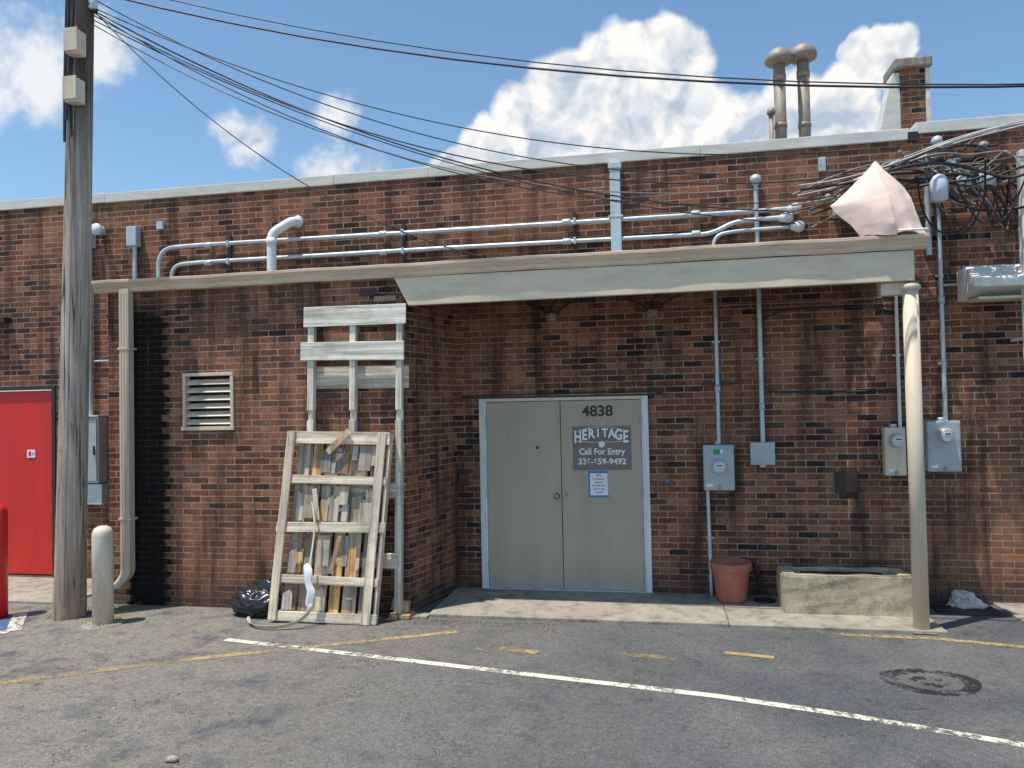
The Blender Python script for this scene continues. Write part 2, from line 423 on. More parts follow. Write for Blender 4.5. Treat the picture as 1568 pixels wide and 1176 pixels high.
for (xa,ya,xb,yb) in ((-2.535,-1.0,-2.27,0.0),(-5.98,0,-5.98,-1.0)):
    bm.faces.new([bm.verts.new(v) for v in ((xa,ya,-.1),(xb,yb,-.1),(xb,yb,3.4),(xa,ya,3.4))])
B.append(mesh_obj('wing_side_walls', bm, M_brick))
B.append(box('roof_deck', -16, 14, .25, 12, 4.5, 4.6, M_roof))
B.append(box('parapet_core', -16, 14, .02, .24, 4.2, 4.735, M_roof))
B.append(box('louvre_backing', LX0-.02, LX1+.02, -.86, -.84, LZ0-.02, LZ1+.02, M_black))
B.append(box('door_backing', DX0-.02, DX1+.02, .125, .15, 0, DH+.02, M_black))
xs = [-16, -12.9, -9.85, -6.8, -3.72, -2.55, .52, 2.62]
for i, (a, b_) in enumerate(zip(xs[:-1], xs[1:])):
    dz = random.uniform(-.004, .006)
    B.append(box('coping_%d'%i, a+.001, b_-.001, -.022-.002*(i%2), .28, 4.725+dz, 4.845+dz, M_coping, .008))
B.append(box('coping_step', 2.60, 2.70, -.03, .28, 4.70, 4.80, M_dark, .004))
B.append(box('coping_right_a', 2.68, 5.6, -.026, .28, 4.775, 4.895, M_coping, .008))
B.append(box('coping_right_b', 5.602, 14, -.022, .28, 4.77, 4.89, M_coping, .008))
B.append(box('wall_infill_right', 2.68, 14, .001, .2, 4.70, 4.80, M_brick))
B.append(box('broken_brick_a', -3.02, -2.82, -1.012, -.9, 3.23, 3.29, M_dplate, .01))
B.append(box('broken_brick_b', -2.86, -2.62, -1.016, -.9, 3.16, 3.22, M_rust, .01))
B.append(box('door_lintel', -2.22, .1, -.008, .05, DH+.002, DH+.014, M_dark))
building = group('brick_building', B, (0,6,0))

# ---- double door
D = []
D.append(box('jamb_left', DX0, DX0+.055, -.02, .06, 0, DH, M_frame, .004))
D.append(box('jamb_right', DX1-.055, DX1, -.02, .06, 0, DH, M_frame, .004))
D.append(box('jamb_stop_left', DX0+.055, DX0+.075, -.004, .05, 0, DH-.035, M_frame, .003))
D.append(box('jamb_stop_right', DX1-.075, DX1-.055, -.004, .05, 0, DH-.035, M_frame, .003))
D.append(box('head', DX0+.055, DX1-.055, -.018, .06, DH-.035, DH, M_beigep, .004))
mid = -1.075
D.append(box('door_leaf_left', DX0+.078, mid-.004, .012, .055, .012, DH-.04, M_door, .003))
D.append(box('door_leaf_right', mid+.004, DX1-.078, .012, .055, .012, DH-.04, M_door, .003))
D.append(box('threshold', DX0+.055, DX1-.055, -.03, .06, .0005, .011, M_galv, .002))
D.append(lathe('door_knob', [(.03,0),(.032,.006),(.014,.012),(.012,.035),(.028,.045),(.03,.06),(.022,.07),(.002,.072)], (-1.13,.012,1.04), M_steel, 'y', 20))
D.append(lathe('key_cylinder', [(.016,0),(.016,.006),(.002,.007)], (-1.34,.012,1.58), M_dark, 'y', 16))
D.append(lathe('deadbolt', [(.016,0),(.016,.006),(.002,.007)], (-1.02,.012,1.06), M_steel, 'y', 16))
for z in (.25, 1.07, 1.88):
    D.append(box('hinge_l_%d'%(z*10), DX0+.066, DX0+.09, -.008, .012, z-.05, z+.05, M_door, .003))
    D.append(box('hinge_r_%d'%(z*10), DX1-.09, DX1-.066, -.008, .012, z-.05, z+.05, M_door, .003))
group('double_door', D, (-1.05,0,0))
group('house_number', [text('digits', '4838', .165, (-.66, .010, 1.975), M_letterd, .0045, sx=1.03)], (-.66,0,1.97))
S = [box('panel', -.94, -.30, .004, .0115, 1.33, 1.81, M_signbg)]
word = 'HERITAGE'; n = len(word)
for i, ch in enumerate(word):
    t = (i-(n-1)/2)/((n-1)/2)
    S.append(text('letter_edge_%d'%i, ch, .135, (-.62+t*.262, .0030, 1.735-.045*t*t), M_signdk, .011, sx=.92, sy=1.0+.45*t*t, ext=.0004))
    S.append(text('letter_%d'%i, ch, .130, (-.62+t*.262, .0015, 1.735-.045*t*t), M_letter, .0050, sx=.9, sy=1.0+.45*t*t, ext=.0006))
# arched light border following the lettering
for nm,z0,b_ in (('arch_top',1.808,-.055),('arch_bottom',1.640,.012)):
    S.append(tube(nm,[(-.62+t/10*.30,.003,z0-.004+b_*(t/10)**2) for t in range(-10,11)],.0035,M_letter,res=1))
S.append(lathe('emblem', [(.04,0),(.04,.002),(.001,.0022)], (-.62,.004,1.612), M_letter, 'y', 5, False))
S.append(text('line_call', 'Call For Entry', .096, (-.62,.002,1.53), M_letter, .0022, sx=.92))
S.append(text('line_phone', '336-659-9492', .092, (-.62,.002,1.42), M_letter, .0022, sx=1.02))
group('door_sign', S, (-.62,0,1.57))
Nn = [box('sheet', -.765, -.565, .006, .0112, 1.04, 1.305, M_paper)]
Nn.append(box('tape_top', -.775, -.555, .0045, .006, 1.292, 1.315, M_tape)); Nn.append(box('tape_bottom', -.775, -.555, .0045, .006, 1.028, 1.05, M_tape))
Nn.append(box('tape_left', -.772, -.757, .0046, .006, 1.051, 1.291, M_tape))
for i,(s_,w) in enumerate((('FYI',.035),('For deliveries',.02),('please call',.02),('(336) 555-0142',.02),('entry at rear',.022),('Thank you',.02))):
    Nn.append(text('notice_line_%d'%i, s_, w*1.15, (-.662,.0052,1.265-.036*i), M_letterd, .0003))
group('paper_notice', Nn, (-.66,0,1.17))

D = [box('leaf', RX0+.05, RX1-.05, .02, .06, .02, RZ1-.06, M_red, .004),
     box('jamb_right', RX1-.05, RX1, -.015, .08, 0, RZ1, M_dark, .004),
     box('jamb_left', RX0, RX0+.05, -.015, .08, 0, RZ1, M_dark, .004),
     box('head', RX0+.05, RX1-.05, -.014, .08, RZ1-.05, RZ1, M_dark, .004),
     box('sticker', -7.99, -7.87, .014, .0195, 1.51, 1.61, M_paper), box('sticker_mark', -7.965, -7.93, .0125, .014, 1.53, 1.59, M_red), box('sticker_text', -7.92, -7.88, .0125, .014, 1.545, 1.58, M_cabinet)]
for z in (.3,1.2,2.1): D.append(box('hinge_%d'%(z*10), RX1-.07, RX1-.045, -.02, .02, z-.06, z+.06, M_red, .004))
group('red_door', D, (-8.1,0,0))

Lp = [box('frame_top', LX0, LX1, -1.02, -.93, LZ1-.035, LZ1, M_beigep, .003), box('frame_bottom', LX0-.01, LX1+.01, -1.03, -.93, LZ0, LZ0+.04, M_beigep, .003),
      box('frame_left', LX0, LX0+.035, -1.018, -.93, LZ0+.04, LZ1-.035, M_beigep, .003), box('frame_right', LX1-.035, LX1, -1.018, -.93, LZ0+.04, LZ1-.035, M_beigep, .003)]
for i in range(6):
    z = LZ0+.09+i*.086
    o = box('slat_%d'%i, LX0+.036, LX1-.036, -.042, .042, -.004, .004, M_beigep); o.matrix_world = Matrix.Translation((0,-.975,z)) @ Matrix.Rotation(R(40), 4, 'X')
    Lp.append(o)
group('wall_louvre_vent', Lp, (-4.76,-1,LZ0))

# ------------------------------------------------------------------ canopy
C = []
def plate(name, poly, z0, z1, mat):
    bm = bmesh.new()
    a = [bm.verts.new((x,y,z0)) for x,y in poly]; b_ = [bm.verts.new((x,y,z1)) for x,y in poly]
    bm.faces.new(a); bm.faces.new(b_)
    for i in range(len(poly)):
        j = (i+1) % len(poly); bm.faces.new((a[i],a[j],b_[j],b_[i]))
    bmesh.ops.recalc_face_normals(bm, faces=bm.faces[:])
    return mesh_obj(name, bm, mat)
# two deck sheets that have opened up along their lap near the right end
C.append(plate('canopy_deck_rear', [(-6.05,-.002),(2.34,-.002),(2.34,-.012),(2.28,-.025),(1.83,-.165),(1.48,-.335),(1.25,-.52),(-6.05,-.52)], 3.405, 3.425, M_roof))
C.append(plate('canopy_deck_front', [(-6.05,-.522),(1.25,-.522),(1.48,-.425),(1.83,-.26),(2.28,-.09),(2.34,-.06),(2.34,-1.0),(-6.05,-1.0)], 3.405, 3.43, M_roof))
def gutter(name, x0, x1, mat, z=3.395):
    prof = [(-1.005,0),(-1.075,0),(-1.085,.02),(-1.085,.045),(-1.11,.08),(-1.125,.10),(-1.125,.125),(-1.115,.13),(-1.115,.118),(-1.10,.10),(-1.075,.05),(-1.07,.012),(-1.015,.012),(-1.012,.13),(-1.005,.13)]
    bm = bmesh.new(); n = 40; rings = []
    for i in range(n+1):
        x = x0+(x1-x0)*i/n; w = .003*math.sin(i*1.7)+.003*math.sin(i*.6+1)
        rings.append([bm.verts.new((x, y+w*.6, z+h+w+.005*(x+2)/4)) for y,h in prof])
    for a,b_ in zip(rings[:-1],rings[1:]):
        for i in range(len(prof)):
            j=(i+1)%len(prof); bm.faces.new((a[i],a[j],b_[j],b_[i]))
    bm.faces.new(rings[0]); bm.faces.new(rings[-1][::-1])
    bmesh.ops.recalc_face_normals(bm, faces=bm.faces[:])
    return mesh_obj(name, bm, mat)
C.append(gutter('gutter', -6.09, 2.41, M_gutter))
bm = bmesh.new()
pts = [(-2.62,3.392),(-2.47,3.10),(2.30,3.12),(2.30,3.392)]
f0=[bm.verts.new((x,-1.06,z)) for x,z in pts]; f1=[bm.verts.new((x,-1.005,z)) for x,z in pts]
bm.faces.new(f0); bm.faces.new(f1[::-1])
for i in range(4):
    j=(i+1)%4; bm.faces.new((f0[i],f1[i],f1[j],f0[j]))
bmesh.ops.recalc_face_normals(bm, faces=bm.faces[:]); bmesh.ops.bevel(bm, geom=bm.edges[:], offset=.004, segments=2, affect='EDGES')
C.append(mesh_obj('fascia_beam', bm, M_fascia))
C.append(box('end_beam', 2.235, 2.30, -1.0, -.08, 3.12, 3.395, M_fascia, .004))
for x in (-1.6,-.5,.6):
    C.append(box('joist_%.0f'%(x*10), x, x+.05, -.99, -.003, 3.30, 3.40, M_soffit, .003))
C.append(box('soffit', -2.5, 1.2, -.98, -.05, 3.285, 3.298, M_soffit))
C.append(box('post_bracket', 2.03, 2.23, -1.0, -.92, 3.0, 3.115, M_beigep, .01))
C.append(lathe('support_post', [(.067,0),(.067,3.06)], (2.27,-1.02,-.03), M_beigep, 'z', 28))
C.append(lathe('post_cap', [(.07,0),(.085,.02),(.085,.05),(.07,.06)], (2.27,-1.02,3.03), M_beigep, 'z', 28))
C.append(box('post_plate', 2.17, 2.37, -1.12, -.92, -.03, -.018, M_rust, .003))
group('entrance_canopy', C, (0,-.6,3.1))

def square_pipe(name, pts, w, d, mat):
    bm = bmesh.new(); rings = []
    P=[Vector(p) for p in pts]
    for i,p in enumerate(P):
        rings.append([bm.verts.new(p+Vector((a*w/2,b_*d/2,0))) for a,b_ in ((-1,-1),(1,-1),(1,1),(-1,1))])
    for a,b_ in zip(rings[:-1],rings[1:]):
        for i in range(4):
            j=(i+1)%4; bm.faces.new((a[i],a[j],b_[j],b_[i]))
    bm.faces.new(rings[0]); bm.faces.new(rings[-1][::-1])
    bmesh.ops.recalc_face_normals(bm, faces=bm.faces[:])
    return mesh_obj(name, bm, mat)
DS = [square_pipe('pipe', [(-5.70,-1.07,3.42),(-5.70,-1.07,.36),(-5.71,-1.075,.31),(-5.735,-1.09,.26),(-5.79,-1.13,.18)], .115, .085, M_beigep)]
for x in (-5.735,-5.70,-5.665): DS.append(box('rib', x-.006,x+.006,-1.1175,-1.1125,.4,3.38,M_beigep,.002))
for z in (.9, 2.75):
    DS.append(box('strap_%d'%(z*10), -5.775, -5.625, -1.121, -1.001, z, z+.025, M_beigep, .002))
group('downspout', DS, (-5.7,-1.07,0))
group('downspout', [box('pipe', -.46, -.345, -.09, -.004, 3.44, 4.72, M_bluepaint, .01), box('strap', -.48, -.325, -.094, -.002, 4.10, 4.125, M_bluepaint, .002), box('outlet', -.475, -.33, -.1, -.003, 4.64, 4.70, M_bluepaint, .004)], (-.4,-.05,3.44))
group('downspout', [box('pipe', 3.47, 3.55, -.42, -.32, 2.35, 4.42, M_white, .01), box('stand_off_upper', 3.495,3.525,-.318,-.003,4.2,4.23,M_white,.004), box('stand_off_lower', 3.495,3.525,-.318,-.003,2.6,2.63,M_white,.004)], (3.5,-.37,2.35))

group('vent_elbow_pipe', [tube('pipe', bend([(-4.42,-.22,3.44),(-4.42,-.22,4.14),(-4.22,-.10,4.30),(-4.19,-.004,4.31)], .09, 8), .055, M_pvc, res=5),
    lathe('collar', [(.062,0),(.062,.08)], (-4.42,-.22,4.0), M_pvc, 'z', 24),
    lathe('wall_flange', [(.075,0),(.075,.015),(.06,.02)], (-4.19,-.003,4.31), M_galv, 'y', 24)], (-4.42,-.2,3.44))

# ------------------------------------------------------------------ conduits
K = []
r = .025; y = -.05
K.append(tube('upper_run', bend([(-6.03,y,3.42),(-6.03,y,4.085),(-5.6,y,4.10),(-3,y-.005,4.085),(1.12,y,4.075),(1.42,y,4.08)], .22, 8), r, M_galv, res=4))
K.append(tube('lower_run', bend([(-5.85,y,3.42),(-5.85,y,3.87),(-5.5,y,3.885),(-2.2,y,3.88),(.62,y,3.86),(.85,y,3.98),(1.33,y,3.99)], .16, 8), r, M_galv, res=4))
K.append(tube('branch_run', bend([(.60,y-.02,3.5),(.64,y-.02,3.84),(.85,y-.02,3.87),(1.40,y-.02,3.88)], .12, 8), r*.8, M_galv, res=4))
K.append(tube('riser', bend([(1.08,y,3.45),(1.08,y,4.36)], .1), r, M_galv, res=4))
for x in (-5.35,-3.1,-.95,.45):
    for z in (4.09,3.872): K.append(lathe('coupling', [(.032,-.045),(.035,-.04),(.035,.04),(.032,.045)], (x,y,z), M_galv, 'x', 16))
for x in (-5.08,-2.86,-.86):
    K.append(box('unistrut', x-.02, x+.02, -.022, -.003, 3.74, 4.20, M_dark, .002))
    for z in (4.09,3.875): K.append(box('clamp', x-.016, x+.016, -.083, -.022, z-.036, z+.036, M_galv, .006))
def weatherhead(name, x, y_, z, s=1.0, m=M_cer):
    return lathe(name, [(.03*s,-.05*s),(.045*s,-.03*s),(.06*s,0),(.062*s,.02*s),(.05*s,.05*s),(.025*s,.065*s),(.002,.068*s)], (x,y_,z), m, 'z', 20)
for (x,z) in ((1.45,4.07),(1.36,3.98),(1.47,3.88)):
    K.append(lathe('weatherhead', [(.03,-.06),(.04,-.03),(.058,0),(.062,.04),(.045,.075),(.002,.09)], (x,-.07,z), M_cer, 'x', 20))
K.append(weatherhead('weatherhead_top', 1.08, y, 4.40, 1.0, M_galv))
group('electrical_conduit', K, (-2,-.05,4))

K = [tube('riser_a', [(.63,-.04,3.36),(.63,-.04,1.60)], .022, M_galv), tube('riser_b', [(1.08,-.04,3.36),(1.08,-.04,1.62)], .026, M_galv),
     tube('riser_c', [(2.43,-.04,3.3),(2.43,-.04,1.76)], .018, M_white), tube('riser_d', [(2.86,-.04,4.2),(2.86,-.04,1.81)], .022, M_galv),
     tube('drop', [(.50,-.04,1.12),(.515,-.04,.0)], .02, M_galv),
     box('strut', .47, .80, -.03, -.003, 2.235, 2.262, M_dark, .002),
     tube('low_cable', [(1.15,-.012,2.16),(1.5,-.012,2.13),(1.9,-.012,2.135),(2.4,-.012,2.14)], .010, M_wire, True),
     tube('high_cable_a', [(1.0,-.015,3.02),(1.6,-.015,3.0),(2.2,-.015,3.05),(2.9,-.015,2.98)], .008, M_wire, True),
     tube('high_cable_b', [(.1,-.015,3.1),(1.2,-.015,3.08),(2.3,-.015,3.1)], .007, M_wireg, True),
     tube('high_cable_c', [(1.1,-.018,2.9),(1.25,-.02,3.04),(1.7,-.018,3.08),(2.4,-.018,2.96)], .008, M_wire, True),
     tube('door_cable', bend([(-2.2,-.012,2.17),(-1.1,-.012,2.185),(-.1,-.012,2.19),(0.05,-.012,2.16)], .05), .008, M_wire),
     box('side_switch', -2.245, -2.16, -.035, -.003, 1.17, 1.30, M_dplate, .005), box('small_blue_tag', .06,.1,-.006,-.002,1.19,1.22,M_tape)]
for x,z in ((.63,2.7),(1.08,2.5),(2.43,2.5),(2.86,3.3),(2.86,2.4),(.515,.6)):
    K.append(box('pipe_strap', x-.04, x+.04, -.012, -.003, z-.012, z+.012, M_galv, .002))
for x,z in ((2.86,3.05),(.63,2.2),(1.08,2.0)): K.append(lathe('coupling', [(.03,-.04),(.03,.04)], (x,-.04,z), M_galv, 'z', 16))
group('electrical_conduit', K, (1.5,-.04,2))
group('recessed_wall_plate', [box('plate', 1.80, 2.02, -.010, -.002, 1.09, 1.29, M_dplate, .003), box('rim', 1.79,2.03,-.006,-.001,1.08,1.30,M_dark,.002)], (1.9,0,1.1))

def meter(x0,x1,z0,z1,cx,cz,rr,mat,depth=.13,sticker=False):
    P = [box('enclosure', x0,x1,-depth,-.004,z0,z1,mat,.012,3)]
    P.append(box('cover_seam', x0+.012,x1-.012,-depth-.004,-depth+.002,z0+.02,z1-.02,mat,.003))
    P.append(lathe('socket_ring',[(rr*1.12,0),(rr*1.12,.02),(rr*1.02,.03),(rr,.03)],(cx,-depth-.004,cz),M_galv,'y',32))
    P.append(lathe('meter_face',[(rr*.99,0),(rr*.99,.045),(rr*.95,.05)],(cx,-depth-.02,cz),M_mface,'y',32))
    P.append(lathe('glass_rim',[(rr*.99,0),(rr*.97,.05),(rr*.9,.06),(rr*.86,.061)],(cx,-depth-.021,cz),M_glass,'y',32))
    P.append(box('dial_plate',cx-rr*.55,cx+rr*.55,-depth-.0855,-depth-.082,cz-rr*.05,cz+rr*.45,M_paper))
    P.append(box('dial_digits',cx-rr*.4,cx+rr*.4,-depth-.0875,-depth-.0857,cz+rr*.1,cz+rr*.3,M_letterd))
    P.append(box('hasp',(x0+x1)/2-.015,(x0+x1)/2+.015,-depth-.018,-depth-.005,z0+.012,z0+.05,M_steel,.003))
    P.append(lathe('hub',[(.035,0),(.035,.03),(.028,.035)],((x0+x1)/2,-.045,z1),M_galv,'z',16))
    P.append(box('seal_tag',x0+.03,x0+.09,-depth-.006,-depth-.0045,z0+.04,z0+.07,M_paper))
    if sticker: P.append(box('sticker',x0+.1,x0+.17,-depth-.006,-depth-.0045,z1-.10,z1-.045,M_green)); P.append(box('label',x0+.172,x0+.2,-depth-.006,-depth-.0045,z1-.09,z1-.045,M_paper))
    return group('electric_meter', P, ((x0+x1)/2,-.06,z0))
meter(.46,.775,1.12,1.60,.615,1.375,.07,M_cabinet,sticker=True)
meter(2.26,2.46,1.27,1.76,2.37,1.63,.068,M_beigep,.11)
meter(2.66,2.97,1.31,1.82,2.82,1.68,.068,M_cabinet,.12)
group('junction_box', [box('body', .95, 1.185, -.09, -.003, 1.39, 1.615, M_cabinet, .008), box('lid', .945, 1.19, -.097, -.0905, 1.385, 1.62, M_cabinet, .003),
    box('knockout', 1.04,1.10,-.08,-.04,1.36,1.389,M_galv,.004)], (1.07,-.05,1.39))
group('electrical_cabinet', [box('body', -7.18, -6.80, -.16, -.003, 1.2, 2.02, M_cabinet, .01), box('door', -7.16, -6.82, -.175, -.161, 1.23, 1.99, M_cabinet, .005),
    box('latch', -6.86,-6.84,-.19,-.176,1.55,1.66,M_dark,.003), box('top_hood', -7.2,-6.78,-.19,-.002,2.021,2.04,M_bluepaint,.003),
    box('lower_trough', -7.21,-6.79,-.12,-.003,.93,1.185,M_galv,.006), tube('feed_pipe', [(-7.0,-.05,2.03),(-7.0,-.05,4.35)], .03, M_galv),
    box('meter_square', -7.09,-6.94,-.1,-.002,4.15,4.38,M_galv,.01), tube('branch', [(-7.0,-.03,2.72),(-6.65,-.03,2.72)], .012, M_galv)], (-7.0,-.1,1.2))
group('wall_flood_lamp', [lathe('lamp_bowl',[(.03,0),(.05,.03),(.075,.10),(.07,.12),(.002,.125)],(-6.83,-.04,4.36),M_cer,'y',20), box('mount',-6.87,-6.79,-.05,-.002,4.31,4.41,M_galv,.006)], (-6.83,0,4.36))
group('weatherproof_box', [box('body', -6.44,-6.30,-.11,-.003,4.13,4.38,M_galv,.015), tube('pipe',[(-6.36,-.05,4.13),(-6.36,-.05,3.42)],.025,M_galv), box('small_box',-6.06,-5.97,-.05,-.003,4.33,4.43,M_galv,.008)], (-6.36,-.05,3.5))
group('wall_bracket', [box('arm', -9.35,-8.2,-.12,-.002,3.25,3.32,M_dark,.004)], (-8.7,0,3.2))

for i,x in enumerate((-1.14, -.03)):
    P = [box('box', x-.055,x+.055,-.10,-.003,2.99,3.08,M_rust,.012), box('cover', x-.04,x+.04,-.108,-.101,3.005,3.065,M_rust,.004),
         tube('cable_left',[(x-.3,-.02,3.2),(x-.15,-.03,3.16),(x-.05,-.04,3.08)],.009,M_wire,True), tube('cable_right',[(x+.05,-.03,3.06),(x+.12,-.03,3.17),(x+.3,-.02,3.22)],.009,M_wire,True),
         tube('cable_up',[(x,-.04,3.08),(x-.04,-.03,3.2),(x+.1,-.03,3.24)],.009,M_wire,True)]
    if i: P.append(tube('pull_cord',[(x,-.11,3.0),(x+.01,-.11,2.8),(x+.05,-.09,2.65),(x+.06,-.05,2.5)],.005,M_wireg,True))
    group('soffit_outlet_box', P, (x,-.05,3.0))

P = []
bm = bmesh.new()
pr = [(0,3.02),(0,3.33),(-.22,3.35),(-.42,3.20),(-.42,3.12),(-.05,3.02)]
ra = [bm.verts.new((3.02,a,b_)) for a,b_ in pr]; rb = [bm.verts.new((3.62,a,b_)) for a,b_ in pr]
bm.faces.new(ra); bm.faces.new(rb[::-1])
for i in range(6):
    j=(i+1)%6; bm.faces.new((ra[i],rb[i],rb[j],ra[j]))
bmesh.ops.recalc_face_normals(bm, faces=bm.faces[:]); bmesh.ops.bevel(bm, geom=bm.edges[:], offset=.006, segments=2, affect='EDGES')
P.append(mesh_obj('housing', bm, M_white)); P.append(box('lens', 3.08,3.56,-.36,-.1,3.0,3.03,M_strap,.01)); P.append(tube('stem',[(2.87,-.03,3.2),(3.03,-.03,3.2)],.012,M_galv))
group('wall_light_fixture', P, (3.3,-.2,3.1))

# ------------------------------------------------------------------ roof stuff
def vent(x,y_,h,rr,cap=True):
    P=[lathe('pipe',[(rr,0),(rr,h-4.6)],(x,y_,4.6),M_vent,'z',24), lathe('flashing',[(rr*2.2,0),(rr*1.3,.25),(rr*1.15,.27)],(x,y_,4.6),M_roof,'z',24)]
    if cap:
        P.append(lathe('cowl',[(rr*1.1,-.02),(.15,.0),(.165,.02),(.16,.07),(.13,.13),(.07,.17),(.002,.185)],(x,y_,h),M_vent,'z',28))
        P.append(lathe('band',[(rr*1.12,-.22),(rr*1.12,-.14)],(x,y_,h),M_rust,'z',24))
        P.append(lathe('joint',[(rr*1.1,0),(rr*1.1,.05)],(x,y_,5.3),M_rust,'z',24))
    else: P.append(lathe('cowl',[(rr*1.6,-.01),(rr*1.7,.02),(rr*1.2,.06),(.002,.07)],(x,y_,h),M_vent,'z',20))
    group('roof_vent_pipe', P, (x,y_,4.6))
vent(1.52,1.0,6.08,.068); vent(1.80,1.05,6.12,.068); vent(1.40,.9,5.45,.03,False)
P=[]
P.append(box('stack', 2.98,3.25,1.4,1.75,4.6,6.02,M_brick)); P.append(box('cap', 2.90,3.32,1.32,1.83,6.02,6.14,M_vent,.02)); P.append(box('corner_trim_r', 3.252,3.30,1.38,1.42,4.6,6.018,M_coping,.004))
bm=bmesh.new()
pts=[(2.62,4.8),(2.975,4.8),(2.975,6.0),(2.90,6.0)]
f0=[bm.verts.new((x,1.42,z)) for x,z in pts]; f1=[bm.verts.new((x,1.7,z)) for x,z in pts]
bm.faces.new(f0); bm.faces.new(f1[::-1])
for i in range(4):
    j=(i+1)%4; bm.faces.new((f0[i],f1[i],f1[j],f0[j]))
bmesh.ops.recalc_face_normals(bm, faces=bm.faces[:])
P.append(mesh_obj('side_flashing',bm,M_coping)); P.append(box('base_flashing',2.98,3.25,1.37,1.395,4.6,5.1,M_rust,.003))
group('brick_chimney', P, (3.1,1.5,4.6))

# ------------------------------------------------------------------ utility pole
bm=bmesh.new(); seg=40; rings=[]; nz=60
def px(z): return -6.055+.030*z
for k in range(nz+1):
    z=-.05+8.6*k/nz; rr=.148-.042*min(1,z/8.5)+(.012*math.exp(-z*3) if z>0 else .012)
    ring=[]
    for i in range(seg):
        a=2*math.pi*i/seg; q=rr*(1+.02*math.sin(3*a+z*.4)+.014*math.sin(7*a+z*.9)+random.uniform(-.006,.006))
        ring.append(bm.verts.new((px(z)+q*math.cos(a),-1.5+q*math.sin(a),z)))
    rings.append(ring)
for a,b_ in zip(rings[:-1],rings[1:]):
    for i in range(seg): bm.faces.new((a[i],a[(i+1)%seg],b_[(i+1)%seg],b_[i]))
bm.faces.new(rings[-1])
P=[mesh_obj('shaft',bm,M_pole,True)]
for z,h in ((5.26,.25),(5.76,.25)):
    P.append(box('terminal_box',px(z)-.005,px(z)+.145,-1.72,-1.59,z,z+h,M_beigep,.02)); P.append(box('box_lid',px(z)-.01,px(z)+.15,-1.735,-1.722,z+.02,z+h+.01,M_beigep,.006))
P.append(tube('riser_cable',[(px(7.5)-.07,-1.61,7.5),(px(6.2)-.09,-1.61,6.2),(px(5.6)-.11,-1.60,5.6),(px(5.05)-.09,-1.60,4.9)],.018,M_wire,True))
P.append(tube('riser_cable_b',[(px(7.5)-.04,-1.63,7.5),(px(6.0)-.05,-1.64,6.0),(px(5.2)-.04,-1.64,5.3),(px(5.2)+.02,-1.64,4.95)],.015,M_wire,True))
P.append(tube('riser_cable_c',[(px(7.2)+.06,-1.62,7.2),(px(6.1)+.02,-1.65,6.1),(px(5.6)-.03,-1.65,5.6),(px(5.4)-.04,-1.65,5.1)],.012,M_wire,True))
P.append(tube('ground_wire',[(px(7)+.03,-1.63,7),(px(3)+.05,-1.635,3),(px(0)+.06,-1.65,.1)],.005,M_wireg,True))
for z in (6.35,6.75,7.6): P.append(lathe('spool_insulator',[(.03,0),(.05,.02),(.035,.05),(.05,.08),(.03,.1)],(px(z)+.15,-1.52,z-.05),M_cer,'z',16)); P.append(box('bolt_bracket',px(z)-.02,px(z)+.2,-1.53,-1.51,z-.07,z-.055,M_dark))
for i in range(14):
    z=random.uniform(.9,2.6); a=random.uniform(-2.4,-.8); P.append(lathe('nail',[(.004,0),(.004,.012)],(px(z)+.14*math.cos(a),-1.5+.145*math.sin(a),z),M_rust,'y',6))
group('utility_pole', P, (-6.05,-1.5,0))

# ------------------------------------------------------------------ overhead wires
def sag(a,b_,s,n=28):
    a,b_=Vector(a),Vector(b_); out=[]
    for i in range(n+1):
        t=i/n; p=a.lerp(b_,t); p.z-=s*4*t*(1-t); out.append(p)
    return out
W=[]
PT=lambda z:(px(z)+.14,-1.5,z)
def wire(nm,a,b_,s,r,m=M_wire): W.append(tube(nm,sag(a,b_,s),r,m,res=1))
wire('span_a',PT(6.50),(16,-1.5,6.3),1.86,.010)
wire('span_b',PT(6.62),(16,-1.45,6.28),1.90,.006)
wire('drop_c',PT(6.3),(1.45,-.12,4.03),.5,.008)
wire('drop_d',PT(6.42),(.72,-.05,4.50),.47,.006)
wire('drop_e',PT(6.3),(-1.69,-1.05,3.56),.42,.006)
wire('drop_f',PT(6.25),(2.3,-.25,4.35),.72,.007)
wire('drop_g',PT(6.2),(1.47,-.12,3.9),.42,.006)
wire('drop_h',PT(6.33),(2.15,-.2,4.6),.55,.006)
wire('drop_i',PT(6.28),(2.6,-.3,4.2),.9,.006)
wire('drop_j',PT(6.15),(1.2,-.1,4.3),.62,.006,M_wireg)
group('overhead_wires', W, (-2,-1.5,6))

random.seed(33)
T=[]
def rp(x,z,sx=.22,sz=.16): return (x+random.uniform(-sx,sx), random.uniform(-.75,-.08), z+random.uniform(-sz,sz))
hubs=[(1.5,4.0),(1.9,4.15),(2.25,4.35),(2.6,4.55),(2.7,4.2),(2.95,4.4),(3.05,3.95),(3.2,4.55),(3.35,4.25),(3.5,3.9)]
for i in range(21):
    k=random.choice([3,4,5]); hs=sorted(random.sample(range(len(hubs)),k))
    pts=[rp(*hubs[h]) for h in hs]
    if random.random()<.4: pts.append(rp(4.6,4.5,.2,.3))
    if random.random()<.35:
        c=rp(2.95,4.15); q=random.uniform(.1,.2); pts+= [(c[0]+q*math.cos(t),c[1],c[2]+q*1.2*math.sin(t)) for t in (0,1.3,2.6,3.9,5.2)]
    T.append(tube('cable_%d'%i,pts,random.choice([.007,.009,.012,.015]),random.choice([M_wire,M_wire,M_wire,M_wireg,M_wireb]),True,res=2))
for i in range(6):
    T.append(tube('bare_%d'%i,[rp(1.6,4.05),rp(2.2,4.3),rp(2.8,4.6,.1,.08),rp(3.6,4.7,.1,.1),rp(4.6,4.75)],.007,M_wirew,True,res=2))
